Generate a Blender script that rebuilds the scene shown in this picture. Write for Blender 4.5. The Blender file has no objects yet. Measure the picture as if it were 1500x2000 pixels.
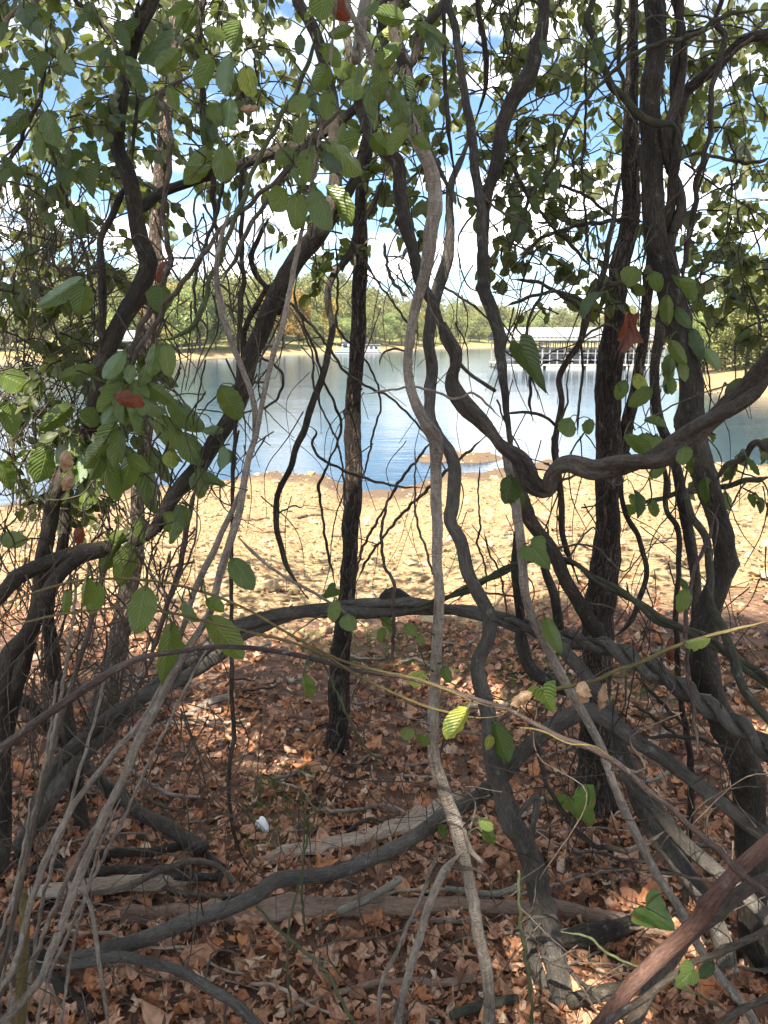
import bpy, math, random
import numpy as np
from mathutils import Vector, Matrix, noise as mnoise

random.seed(7)
RNG = np.random.default_rng(7)
sc = bpy.context.scene
COL = sc.collection

# ------------------------------------------------------------------ camera, world, sun, exposure
PITCH = math.radians(12.8)
CAM_H = 1.55
FPX = 1500.0                      # focal length in photo pixels (photo 1500 x 2000)
cam_d = bpy.data.cameras.new('camera')
cam_d.sensor_fit = 'VERTICAL'
cam_d.sensor_height = 24.0
cam_d.lens = 24.0 * FPX / 2000.0
cam_d.clip_start = 0.02
cam_d.clip_end = 9000
cam = bpy.data.objects.new('camera', cam_d)
cam.location = (0, 0, CAM_H)
cam.rotation_euler = (math.pi / 2 - PITCH, 0, 0)
COL.objects.link(cam)
sc.camera = cam

SUN_EL = math.radians(54)
SUN_AZ = math.radians(200)        # compass style from +Y, clockwise: behind the camera, a bit to the left
to_sun = Vector((math.sin(SUN_AZ) * math.cos(SUN_EL), math.cos(SUN_AZ) * math.cos(SUN_EL), math.sin(SUN_EL)))
world = bpy.data.worlds.new('World')
sc.world = world
world.use_nodes = True
wn, wl = world.node_tree.nodes, world.node_tree.links
wn.clear()
w_out = wn.new('ShaderNodeOutputWorld')
w_bg = wn.new('ShaderNodeBackground')
w_bg.inputs['Strength'].default_value = 0.15
w_sky = wn.new('ShaderNodeTexSky')
w_sky.sky_type = 'NISHITA'
w_sky.sun_disc = False
w_sky.sun_elevation = SUN_EL
w_sky.sun_rotation = SUN_AZ
w_sky.altitude = 200
w_sky.air_density = 1.0
w_sky.dust_density = 0.6
w_sky.ozone_density = 1.5
w_tc = wn.new('ShaderNodeTexCoord')
w_sep = wn.new('ShaderNodeSeparateXYZ')
wl.new(w_tc.outputs['Generated'], w_sep.inputs[0])
w_add = wn.new('ShaderNodeMath'); w_add.operation = 'ADD'; w_add.inputs[1].default_value = 0.16
w_abs = wn.new('ShaderNodeMath'); w_abs.operation = 'ABSOLUTE'
wl.new(w_sep.outputs['Z'], w_abs.inputs[0]); wl.new(w_abs.outputs[0], w_add.inputs[0])
w_div = wn.new('ShaderNodeVectorMath'); w_div.operation = 'DIVIDE'
w_cmb = wn.new('ShaderNodeCombineXYZ')
for k in range(3): wl.new(w_add.outputs[0], w_cmb.inputs[k])
wl.new(w_tc.outputs['Generated'], w_div.inputs[0]); wl.new(w_cmb.outputs[0], w_div.inputs[1])
w_map = wn.new('ShaderNodeMapping'); w_map.inputs['Location'].default_value = (3.1, 1.25, 0.0)
w_map.inputs['Scale'].default_value = (1.15, 1.0, 1.0)
wl.new(w_div.outputs[0], w_map.inputs['Vector'])
w_no = wn.new('ShaderNodeTexNoise'); w_no.inputs['Scale'].default_value = 1.5
w_no.inputs['Detail'].default_value = 9; w_no.inputs['Roughness'].default_value = 0.56
wl.new(w_map.outputs[0], w_no.inputs['Vector'])
w_rmp = wn.new('ShaderNodeValToRGB')
w_rmp.color_ramp.elements[0].position = 0.48
w_rmp.color_ramp.elements[1].position = 0.66
wl.new(w_no.outputs['Fac'], w_rmp.inputs['Fac'])
w_no2 = wn.new('ShaderNodeTexNoise'); w_no2.inputs['Scale'].default_value = 4.0; w_no2.inputs['Detail'].default_value = 6
wl.new(w_map.outputs[0], w_no2.inputs['Vector'])
w_cc = wn.new('ShaderNodeMix'); w_cc.data_type = 'RGBA'
w_cc.inputs['A'].default_value = (0.62, 0.67, 0.75, 1)
w_cc.inputs['B'].default_value = (4.3, 4.1, 3.8, 1)
w_r2 = wn.new('ShaderNodeValToRGB'); w_r2.color_ramp.elements[0].position = 0.36; w_r2.color_ramp.elements[1].position = 0.60
wl.new(w_no2.outputs['Fac'], w_r2.inputs['Fac']); wl.new(w_r2.outputs['Color'], w_cc.inputs['Factor'])
w_mix = wn.new('ShaderNodeMix'); w_mix.data_type = 'RGBA'
wl.new(w_rmp.outputs['Color'], w_mix.inputs['Factor'])
w_tint = wn.new('ShaderNodeMix'); w_tint.data_type = 'RGBA'; w_tint.blend_type = 'MULTIPLY'
w_tint.inputs['Factor'].default_value = 1.0; w_tint.inputs['B'].default_value = (0.105, 0.135, 0.153, 1)
wl.new(w_sky.outputs['Color'], w_tint.inputs['A']); wl.new(w_tint.outputs['Result'], w_mix.inputs['A']); wl.new(w_cc.outputs['Result'], w_mix.inputs['B'])
wl.new(w_mix.outputs['Result'], w_bg.inputs['Color'])
wl.new(w_bg.outputs[0], w_out.inputs['Surface'])

sun_d = bpy.data.lights.new('sun', 'SUN')
sun_d.energy = 2.05
sun_d.angle = math.radians(0.53)
sun_d.color = (1.0, 0.93, 0.82)
sun = bpy.data.objects.new('sun', sun_d)
sun.rotation_euler = (-to_sun).to_track_quat('-Z', 'Y').to_euler()
sun.location = (0, 0, 30)
COL.objects.link(sun)

sc.view_settings.view_transform = 'Standard'
sc.view_settings.look = 'None'
sc.view_settings.gamma = 1.0
sc.view_settings.use_curve_mapping = False
sc.view_settings.exposure = 3.35
sc.cycles.max_bounces = 8
sc.cycles.transparent_max_bounces = 8
sc.cycles.sample_clamp_indirect = 6

# ------------------------------------------------------------------ helpers: pixels to places
CP, SP = math.cos(PITCH), math.sin(PITCH)
def ray(px, py):
    u = (px - 750) / FPX; v = (1000 - py) / FPX
    return Vector((u, CP + v * SP, -SP + v * CP))
def P(px, py, Y):
    d = ray(px, py); t = Y / d.y
    return Vector((d.x * t, Y, CAM_H + d.z * t))
def depth_scale(px, py, Y):
    d = ray(px, py); return (Y / d.y) / FPX      # metres per photo pixel there

SHX = [-30, -12, -8, -5, -3, -1.5, -0.6, 0.2, 0.9, 1.6, 3, 5, 8, 12, 30]
SHY = [9, 11.5, 13.2, 15.6, 17.0, 17.0, 15.7, 14.9, 16.2, 17.4, 18.0, 19.3, 19.0, 16.5, 14]
FAX = [-300, -80, -29, -11, 23, 60, 150, 400]
FAY = [70, 85, 107, 153, 226, 250, 260, 200]
WATER_Z = -1.45
def zg_np(X, Y):
    X = np.asarray(X, float); Y = np.asarray(Y, float)
    yw = np.interp(X, SHX, SHY)
    yw = yw + 0.25 * np.sin(X * 2.1) + 0.18 * np.sin(X * 4.7 + 1.0) + 0.07 * np.sin(X * 11 + Y)
    z = WATER_Z + 0.118 * (yw - Y)
    z = -np.logaddexp(0, -z * 9) / 9 + 0.0 * z             # soft minimum with 0
    und = 0.025 * np.sin(X * 1.7 + 0.4) * np.sin(Y * 2.1) + 0.015 * np.sin(X * 4.3 + Y * 3.1)
    z = z + und * np.clip((9 - Y) / 5, 0.15, 1)
    spit = 1.95 * np.exp(-(((X - 1.9) / 1.5) ** 4 + ((Y - 19.3 - 0.12 * np.sin(X * 5)) / 0.95) ** 2)) * 0.30
    z = np.maximum(z, WATER_Z - 0.42 + spit * 1.0 + np.where(Y > 30, -1.0, 0))
    z = np.where(Y > 30, np.minimum(z, -2.6), z)
    # far shore and its hill
    yf = np.interp(X, FAX, FAY) + 3 * np.sin(X * 0.15) + 1.5 * np.sin(X * 0.37 + 2)
    e = Y - yf
    zf = WATER_Z + np.where(e < 9, 0.13 * e, 1.17 + 0.055 * (e - 9))
    zf = np.minimum(zf, 9 + 0.004 * e)
    z = np.where(e > -15, np.maximum(z, zf), z)
    # wooded bank on the right
    b = X - 17.2 - 0.42 * np.abs(Y - 46)
    zb = WATER_Z + np.minimum(0.21 * b, 1.2 + 0.12 * b)
    z = np.where(b > -4, np.maximum(z, np.minimum(zb, 4.5)), z)
    return z
def zg(x, y): return float(zg_np(x, y))
_TS = np.concatenate([np.arange(0.5, 9, 0.01), np.arange(9, 30, 0.04), np.arange(30, 140, 0.5)])
def G(px, py, lift=0.0):
    d = ray(px, py)
    X = d.x * _TS; Y = d.y * _TS; Z = CAM_H + d.z * _TS
    k = np.argmax(Z <= zg_np(X, Y) + lift)
    return Vector((X[k], Y[k], Z[k]))

# ------------------------------------------------------------------ helpers: objects and meshes
def new_mesh(name, V, faces, uv=None, attr=None, mats=None, smooth=True):
    """V (n,3); faces = (k,m) int array or list of such arrays"""
    if not isinstance(faces, (list, tuple)): faces = [faces]
    faces = [np.asarray(f, np.int32) for f in faces if len(f)]
    me = bpy.data.meshes.new(name)
    V = np.asarray(V, np.float32)
    me.vertices.add(len(V)); me.vertices.foreach_set('co', V.ravel())
    nl = sum(f.size for f in faces); nf = sum(len(f) for f in faces)
    me.loops.add(nl); me.polygons.add(nf)
    li = np.concatenate([f.ravel() for f in faces])
    tot = np.concatenate([np.full(len(f), f.shape[1], np.int32) for f in faces])
    st = np.concatenate([[0], np.cumsum(tot)[:-1]]).astype(np.int32)
    me.loops.foreach_set('vertex_index', li)
    me.polygons.foreach_set('loop_start', st)
    me.polygons.foreach_set('use_smooth', np.full(nf, smooth, bool))
    if uv is not None:
        l = me.uv_layers.new(name='UVMap')
        l.data.foreach_set('uv', np.asarray(uv, np.float32)[li].ravel())
    if attr is not None:
        a = me.attributes.new('bark', 'FLOAT_VECTOR', 'POINT')
        a.data.foreach_set('vector', np.asarray(attr, np.float32).ravel())
    for m in (mats or []): me.materials.append(m)
    me.update(calc_edges=True)
    me.validate()
    return me
def add(name, me, parent=None, loc=None):
    o = bpy.data.objects.new(name, me)
    COL.objects.link(o)
    if loc is not None: o.location = loc
    if parent is not None:
        o.parent = parent
    return o
def empty(name, loc=(0, 0, 0)):
    o = bpy.data.objects.new(name, None); o.empty_display_size = 0.1
    o.location = loc; COL.objects.link(o); return o
def tag(o, label=None, cat=None, group=None, kind=None):
    if label: o['label'] = label
    if cat: o['category'] = cat
    if group: o['group'] = group
    if kind: o['kind'] = kind
    return o
class Acc:
    """collects pieces into one mesh"""
    def __init__(self): self.V = []; self.F = {}; self.A = []; self.UV = []; self.n = 0
    def put(self, V, F, A=None, UV=None):
        V = np.asarray(V, np.float32)
        self.V.append(V)
        for f in (F if isinstance(F, (list, tuple)) else [F]):
            f = np.asarray(f, np.int32)
            if len(f): self.F.setdefault(f.shape[1], []).append(f + self.n)
        self.A.append(np.zeros_like(V) if A is None else A)
        self.UV.append(np.zeros((len(V), 2), np.float32) if UV is None else UV)
        self.n += len(V)
    def mesh(self, name, mats, smooth=True):
        return new_mesh(name, np.concatenate(self.V), [np.concatenate(v) for v in self.F.values()],
                        uv=np.concatenate(self.UV), attr=np.concatenate(self.A), mats=mats, smooth=smooth)
def box(acc, c, s, rz=0.0):
    sx, sy, sz = s[0] / 2, s[1] / 2, s[2] / 2
    V = np.array([[x, y, z] for x in (-sx, sx) for y in (-sy, sy) for z in (-sz, sz)], float)
    if rz:
        c_, s_ = math.cos(rz), math.sin(rz)
        V = np.stack([V[:, 0] * c_ - V[:, 1] * s_, V[:, 0] * s_ + V[:, 1] * c_, V[:, 2]], 1)
    V = V + np.array(c)
    F = np.array([[0, 1, 3, 2], [4, 6, 7, 5], [0, 4, 5, 1], [2, 3, 7, 6], [0, 2, 6, 4], [1, 5, 7, 3]])
    acc.put(V, F)

# ------------------------------------------------------------------ materials
def mat(name):
    m = bpy.data.materials.new(name); m.use_nodes = True
    nt = m.node_tree; b = nt.nodes['Principled BSDF']
    return m, nt, nt.nodes, nt.links, b
def ramp(n, l, src, stops):
    r = n.new('ShaderNodeValToRGB')
    e = r.color_ramp.elements
    while len(e) > 1: e.remove(e[-1])
    e[0].position = stops[0][0]; e[0].color = (*stops[0][1], 1)
    for p, c in stops[1:]:
        k = e.new(p); k.color = (*c, 1)
    l.new(src, r.inputs['Fac']); return r.outputs['Color']
def noise(n, l, vec, scale, detail=4, rough=0.55):
    t = n.new('ShaderNodeTexNoise'); t.inputs['Scale'].default_value = scale
    t.inputs['Detail'].default_value = detail; t.inputs['Roughness'].default_value = rough
    if vec is not None: l.new(vec, t.inputs['Vector'])
    return t.outputs['Fac']
def vmul(n, l, vec, s):
    t = n.new('ShaderNodeVectorMath'); t.operation = 'MULTIPLY'; t.inputs[1].default_value = s
    l.new(vec, t.inputs[0]); return t.outputs[0]
def mixc(n, l, fac, a, b, mode='MIX'):
    t = n.new('ShaderNodeMix'); t.data_type = 'RGBA'; t.blend_type = mode
    for key, v in (('Factor', fac), ('A', a), ('B', b)):
        if isinstance(v, (int, float)): t.inputs[key].default_value = v
        elif isinstance(v, tuple): t.inputs[key].default_value = (*v, 1)
        else: l.new(v, t.inputs[key])
    return t.outputs['Result']
def mth(n, l, op, a, b=None, clamp=False):
    t = n.new('ShaderNodeMath'); t.operation = op; t.use_clamp = clamp
    for i, v in enumerate((a, b)):
        if v is None: continue
        if isinstance(v, (int, float)): t.inputs[i].default_value = v
        else: l.new(v, t.inputs[i])
    return t.outputs[0]
def bump(n, l, b, h, strength, dist):
    t = n.new('ShaderNodeBump'); t.inputs['Strength'].default_value = strength; t.inputs['Distance'].default_value = dist
    l.new(h, t.inputs['Height']); l.new(t.outputs[0], b.inputs['Normal']); return t

def bark_mat(name, dark, mid, light, furrow=0.0, rings=0.3, moss=None, scale=1.0, lichen=(0.34, 0.34, 0.30), lich_amt=0.6):
    m, nt, n, l, b = mat(name)
    at = n.new('ShaderNodeAttribute'); at.attribute_name = 'bark'
    v = at.outputs['Vector']
    oi = n.new('ShaderNodeObjectInfo')
    va = n.new('ShaderNodeVectorMath'); va.operation = 'ADD'; l.new(v, va.inputs[0])
    sc3 = n.new('ShaderNodeVectorMath'); sc3.operation = 'SCALE'; sc3.inputs['Scale'].default_value = 7.0
    cx = n.new('ShaderNodeCombineXYZ'); l.new(oi.outputs['Random'], cx.inputs['Z']); l.new(cx.outputs[0], sc3.inputs[0])
    l.new(sc3.outputs[0], va.inputs[1]); v = va.outputs[0]
    big = noise(n, l, vmul(n, l, v, (14 * scale, 14 * scale, 5 * scale)), 1.0, 5, 0.6)
    fine = noise(n, l, vmul(n, l, v, (260 * scale, 260 * scale, 60 * scale)), 1.0, 5, 0.65)
    ring = noise(n, l, vmul(n, l, v, (60 * scale, 60 * scale, 420 * scale)), 1.0, 3, 0.5)
    comb = mth(n, l, 'ADD', mth(n, l, 'MULTIPLY', big, 0.55), mth(n, l, 'MULTIPLY', fine, 0.45))
    col = ramp(n, l, comb, [(0.36, dark), (0.5, mid), (0.64, light)])
    spots = noise(n, l, vmul(n, l, v, (55 * scale, 55 * scale, 38 * scale)), 1.0, 6, 0.7)
    sp = ramp(n, l, spots, [(0.58, (0, 0, 0)), (0.68, (1, 1, 1))])
    col = mixc(n, l, mth(n, l, 'MULTIPLY', sp, lich_amt), col, lichen)
    if moss:
        mo = noise(n, l, vmul(n, l, v, (9, 9, 4)), 1.0, 5, 0.6)
        mm = ramp(n, l, mo, [(0.45, (0, 0, 0)), (0.6, (1, 1, 1))])
        col = mixc(n, l, mth(n, l, 'MULTIPLY', mm, 0.65), col, moss)
    h = mth(n, l, 'ADD', mth(n, l, 'MULTIPLY', fine, 1.0), mth(n, l, 'MULTIPLY', ring, rings))
    h = mth(n, l, 'ADD', h, mth(n, l, 'MULTIPLY', spots, 0.5))
    if furrow:
        wobn = n.new('ShaderNodeTexNoise'); wobn.inputs['Scale'].default_value = 1.0; wobn.inputs['Detail'].default_value = 3
        l.new(vmul(n, l, v, (45, 45, 22)), wobn.inputs['Vector'])
        wv = n.new('ShaderNodeVectorMath'); wv.operation = 'ADD'
        l.new(vmul(n, l, v, (115 * scale, 115 * scale, 17 * scale)), wv.inputs[0]); l.new(vmul(n, l, wobn.outputs['Color'], (2.6, 2.6, 1.2)), wv.inputs[1])
        rid = n.new('ShaderNodeTexNoise'); rid.inputs['Scale'].default_value = 0.75; rid.inputs['Detail'].default_value = 4; rid.inputs['Roughness'].default_value = 0.6
        l.new(wv.outputs[0], rid.inputs['Vector'])
        ridge = mth(n, l, 'ABSOLUTE', mth(n, l, 'SUBTRACT', rid.outputs['Fac'], 0.5))
        cr = ramp(n, l, ridge, [(0.0, (0, 0, 0)), (0.05, (0.45, 0.45, 0.45)), (0.14, (1, 1, 1))])
        col = mixc(n, l, cr, tuple(c * 0.5 for c in dark), col)
        h = mth(n, l, 'ADD', mth(n, l, 'MULTIPLY', h, 0.35), mth(n, l, 'MULTIPLY', cr, furrow))
    l.new(col, b.inputs['Base Color'])
    b.inputs['Roughness'].default_value = 0.85
    b.inputs['Specular IOR Level'].default_value = 0.25
    bump(n, l, b, h, 1.0, 0.006 if not furrow else 0.009)
    return m

M = {}
M['dark'] = bark_mat('vine_bark_charcoal', (0.010, 0.008, 0.006), (0.036, 0.028, 0.020), (0.088, 0.072, 0.053), lichen=(0.22, 0.21, 0.16), lich_amt=0.35)
M['grey'] = bark_mat('vine_bark_grey', (0.014, 0.012, 0.009), (0.043, 0.037, 0.029), (0.095, 0.083, 0.066), lichen=(0.24, 0.235, 0.195), lich_amt=0.4)
M['cable'] = bark_mat('vine_bark_ash', (0.028, 0.024, 0.018), (0.072, 0.062, 0.050), (0.14, 0.123, 0.10), lichen=(0.27, 0.265, 0.22), lich_amt=0.4)
M['liana'] = bark_mat('vine_bark_umber', (0.018, 0.013, 0.010), (0.056, 0.043, 0.032), (0.115, 0.093, 0.071), rings=0.9, lichen=(0.20, 0.18, 0.14), lich_amt=0.3)
M['moss'] = bark_mat('vine_bark_mossy', (0.014, 0.012, 0.008), (0.036, 0.033, 0.022), (0.08, 0.072, 0.05), moss=(0.055, 0.062, 0.024), lich_amt=0.3)
M['pale'] = bark_mat('stem_bark_pale', (0.08, 0.062, 0.046), (0.20, 0.163, 0.126), (0.34, 0.29, 0.235), rings=0.9, lichen=(0.36, 0.35, 0.30))
M['brown'] = bark_mat('stem_bark_brown', (0.028, 0.020, 0.014), (0.080, 0.061, 0.044), (0.16, 0.128, 0.098), rings=0.5, lich_amt=0.35)
M['red'] = bark_mat('stem_bark_reddish', (0.055, 0.028, 0.020), (0.125, 0.065, 0.046), (0.21, 0.125, 0.095), rings=0.25, lichen=(0.30, 0.25, 0.22), lich_amt=0.4)
M['purple'] = bark_mat('stem_bark_purplish', (0.026, 0.018, 0.015), (0.068, 0.046, 0.038), (0.135, 0.10, 0.082), rings=0.5, lich_amt=0.35)
M['olive'] = bark_mat('runner_bark_olive', (0.055, 0.044, 0.016), (0.115, 0.088, 0.032), (0.19, 0.15, 0.065), lich_amt=0.2)
M['green'] = bark_mat('stem_bark_green', (0.035, 0.040, 0.017), (0.068, 0.078, 0.033), (0.12, 0.125, 0.06), lich_amt=0.25)
M['furrow'] = bark_mat('tree_bark_furrowed', (0.035, 0.024, 0.017), (0.095, 0.068, 0.049), (0.19, 0.145, 0.108), furrow=2.2, lich_amt=0.3)
M['furrow_lit'] = bark_mat('tree_bark_sunlit_tan', (0.13, 0.095, 0.065), (0.26, 0.20, 0.145), (0.40, 0.32, 0.245), furrow=1.8)  # lighter copy of the furrowed bark, sunlight put into its colour
M['wood'] = bark_mat('weathered_wood', (0.11, 0.075, 0.05), (0.25, 0.185, 0.13), (0.42, 0.34, 0.26), rings=0.0, scale=0.7, lich_amt=0.25)
M['log'] = bark_mat('log_wood_brown', (0.075, 0.045, 0.03), (0.165, 0.105, 0.07), (0.28, 0.195, 0.14), rings=0.0, scale=0.7, lich_amt=0.2)
M['lichen'] = bark_mat('lichen_twig_bark', (0.08, 0.068, 0.05), (0.17, 0.15, 0.115), (0.28, 0.26, 0.20), lichen=(0.33, 0.35, 0.28), lich_amt=0.7)

def leaf_mat(name, c1, c2, c3, spots=(0.12, 0.07, 0.025), spot_amt=0.25, vein=1.0, trans=0.35, tcol=(0.22, 0.32, 0.05), rough=0.42, blotch=None):
    m, nt, n, l, b = mat(name)
    uvn = n.new('ShaderNodeUVMap'); uvn.uv_map = 'UVMap'
    sep = n.new('ShaderNodeSeparateXYZ'); l.new(uvn.outputs[0], sep.inputs[0])
    u = mth(n, l, 'ABSOLUTE', mth(n, l, 'SUBTRACT', sep.outputs['X'], 0.5))
    geo = n.new('ShaderNodeNewGeometry'); oi = n.new('ShaderNodeObjectInfo')
    rnd = mth(n, l, 'FRACT', mth(n, l, 'ADD', geo.outputs['Random Per Island'], oi.outputs['Random']))
    tc = n.new('ShaderNodeTexCoord')
    col = ramp(n, l, rnd, [(0.0, c1), (0.5, c2), (1.0, c3)])
    pos = n.new('ShaderNodeVectorMath'); pos.operation = 'ADD'; l.new(uvn.outputs[0], pos.inputs[0])
    cx = n.new('ShaderNodeCombineXYZ'); l.new(mth(n, l, 'MULTIPLY', rnd, 37.0), cx.inputs[2]); l.new(cx.outputs[0], pos.inputs[1])
    nz = noise(n, l, pos.outputs[0], 3.2, 6, 0.65)
    col = mixc(n, l, ramp(n, l, nz, [(0.35, (0, 0, 0)), (0.75, (1, 1, 1))]), col, mixc(n, l, 0.5, col, c3))
    if blotch:
        bz = noise(n, l, pos.outputs[0], 2.0, 5, 0.7)
        col = mixc(n, l, ramp(n, l, bz, [(0.5, (0, 0, 0)), (0.62, (1, 1, 1))]), col, blotch)
    # side veins slanting to the tip
    ang = mth(n, l, 'SUBTRACT', mth(n, l, 'MULTIPLY', sep.outputs['Y'], mth(n, l, 'ADD', mth(n, l, 'MULTIPLY', rnd, 4.0), 7.0)), mth(n, l, 'MULTIPLY', u, 7.0))
    saw = mth(n, l, 'ABSOLUTE', mth(n, l, 'SUBTRACT', mth(n, l, 'FRACT', ang), 0.5))
    vv = ramp(n, l, saw, [(0.0, (1, 1, 1)), (0.10, (0, 0, 0))])
    mid = ramp(n, l, u, [(0.0, (1, 1, 1)), (0.022, (0, 0, 0))])
    vm = mth(n, l, 'MAXIMUM', mth(n, l, 'MULTIPLY', vv, 0.27 * vein), mth(n, l, 'MULTIPLY', mid, 0.65 * vein))
    col = mixc(n, l, vm, col, tuple(min(1, x * 2.2 + 0.03) for x in c3))
    if spot_amt:
        vo = n.new('ShaderNodeTexVoronoi'); vo.inputs['Scale'].default_value = 5.5
        l.new(pos.outputs[0], vo.inputs['Vector'])
        wnz = noise(n, l, pos.outputs[0], 7.0, 4)
        dd = mth(n, l, 'ADD', vo.outputs['Distance'], mth(n, l, 'MULTIPLY', wnz, 0.35))
        sm = ramp(n, l, dd, [(0.20 if spot_amt < 0.9 else 0.42, (1, 1, 1)), (0.27 if spot_amt < 0.9 else 0.47, (0, 0, 0))])
        col = mixc(n, l, mth(n, l, 'MULTIPLY', sm, spot_amt), col, spots)
    l.new(col, b.inputs['Base Color'])
    b.inputs['Roughness'].default_value = rough
    b.inputs['Specular IOR Level'].default_value = 0.4
    h = mth(n, l, 'ADD', saw, mth(n, l, 'MULTIPLY', mid, -0.6))
    bump(n, l, b, h, 0.5 * vein, 0.005)
    tr = n.new('ShaderNodeBsdfTranslucent')
    l.new(mixc(n, l, 0.6, col, tcol), tr.inputs['Color'])
    mx = n.new('ShaderNodeMixShader'); mx.inputs[0].default_value = trans
    l.new(b.outputs[0], mx.inputs[1]); l.new(tr.outputs[0], mx.inputs[2])
    l.new(mx.outputs[0], n['Material Output'].inputs['Surface'])
    return m
M['leaf'] = leaf_mat('leaf_green', (0.048, 0.080, 0.016), (0.070, 0.104, 0.020), (0.110, 0.138, 0.030), rough=0.32, spot_amt=0.5)
M['leaf_pale'] = leaf_mat('leaf_pale_green', (0.11, 0.17, 0.085), (0.13, 0.19, 0.10), (0.17, 0.22, 0.12))
M['leaf_dark'] = leaf_mat('leaf_dark_green', (0.022, 0.040, 0.010), (0.028, 0.050, 0.012), (0.042, 0.062, 0.016), trans=0.25)
M['leaf_yellow'] = leaf_mat('leaf_yellow_green', (0.22, 0.24, 0.045), (0.30, 0.31, 0.05), (0.36, 0.34, 0.06), spot_amt=0.5, blotch=(0.10, 0.16, 0.03))
M['leaf_spot'] = leaf_mat('leaf_spotted_green', (0.075, 0.14, 0.035), (0.085, 0.155, 0.04), (0.10, 0.17, 0.04), spots=(0.20, 0.085, 0.03), spot_amt=0.95, vein=0.5)
M['leaf_dead'] = leaf_mat('leaf_dead_tan', (0.30, 0.185, 0.105), (0.34, 0.215, 0.125), (0.40, 0.27, 0.16), spot_amt=0.3, trans=0.2, tcol=(0.4, 0.22, 0.08), rough=0.8)
M['leaf_rust'] = leaf_mat('leaf_rust_red', (0.075, 0.024, 0.012), (0.095, 0.030, 0.014), (0.12, 0.042, 0.02), spot_amt=0.5, trans=0.3, tcol=(0.5, 0.1, 0.03), rough=0.7)
M['canopy'] = leaf_mat('leaf_canopy_green', (0.020, 0.032, 0.010), (0.032, 0.048, 0.013), (0.085, 0.088, 0.022), trans=0.38, tcol=(0.20, 0.25, 0.04), vein=0.5)
def litter_mat(name, stops):
    m, nt, n, l, b = mat(name)
    geo = n.new('ShaderNodeNewGeometry'); oi = n.new('ShaderNodeObjectInfo')
    rnd = mth(n, l, 'FRACT', mth(n, l, 'ADD', geo.outputs['Random Per Island'], oi.outputs['Random']))
    col = ramp(n, l, rnd, stops)
    uvn = n.new('ShaderNodeUVMap'); uvn.uv_map = 'UVMap'
    pos = n.new('ShaderNodeVectorMath'); pos.operation = 'ADD'; l.new(uvn.outputs[0], pos.inputs[0])
    cx = n.new('ShaderNodeCombineXYZ'); l.new(mth(n, l, 'MULTIPLY', rnd, 53.0), cx.inputs[2]); l.new(cx.outputs[0], pos.inputs[1])
    nz = noise(n, l, pos.outputs[0], 4.0, 6, 0.7)
    col = mixc(n, l, ramp(n, l, nz, [(0.45, (0, 0, 0)), (0.75, (1, 1, 1))]), col, (0.12, 0.06, 0.034))
    l.new(col, b.inputs['Base Color']); b.inputs['Roughness'].default_value = 0.8
    b.inputs['Specular IOR Level'].default_value = 0.25
    bump(n, l, b, nz, 0.5, 0.004)
    tr = n.new('ShaderNodeBsdfTranslucent'); l.new(col, tr.inputs['Color'])
    mx = n.new('ShaderNodeMixShader'); mx.inputs[0].default_value = 0.2
    l.new(b.outputs[0], mx.inputs[1]); l.new(tr.outputs[0], mx.inputs[2]); l.new(mx.outputs[0], n['Material Output'].inputs['Surface'])
    return m
M['litter'] = litter_mat('fallen_leaf_brown', [(0.0, (0.07, 0.038, 0.024)), (0.15, (0.22, 0.105, 0.055)), (0.35, (0.46, 0.23, 0.125)), (0.55, (0.58, 0.35, 0.215)), (0.68, (0.36, 0.155, 0.078)), (0.8, (0.58, 0.235, 0.09)), (0.93, (0.54, 0.30, 0.17)), (1.0, (0.68, 0.51, 0.35))])

def simple(name, col, rough=0.6, metal=0.0, var=0.12, scale=8.0):
    m, nt, n, l, b = mat(name)
    tc = n.new('ShaderNodeTexCoord')
    nz = noise(n, l, tc.outputs['Object'], scale, 5)
    l.new(mixc(n, l, nz, tuple(c * (1 - var) for c in col), tuple(min(1, c * (1 + var)) for c in col)), b.inputs['Base Color'])
    b.inputs['Roughness'].default_value = rough; b.inputs['Metallic'].default_value = metal
    return m
M['white'] = simple('white_gelcoat', (0.36, 0.36, 0.35), 0.35)
M['roof'] = simple('roof_sheet_pale', (0.21, 0.207, 0.20), 0.5, 0.0, 0.15, 0.6)
M['steel'] = simple('galvanised_steel', (0.30, 0.31, 0.31), 0.5, 0.4)
M['deck'] = simple('dock_decking', (0.34, 0.30, 0.26), 0.8)
M['tint'] = simple('tinted_glass', (0.03, 0.04, 0.05), 0.1)
M['navy'] = simple('boat_navy', (0.04, 0.06, 0.13), 0.3)
M['teal'] = simple('boat_teal', (0.16, 0.34, 0.36), 0.4)
M['plastic'] = simple('white_plastic', (0.75, 0.75, 0.72), 0.4)

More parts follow.
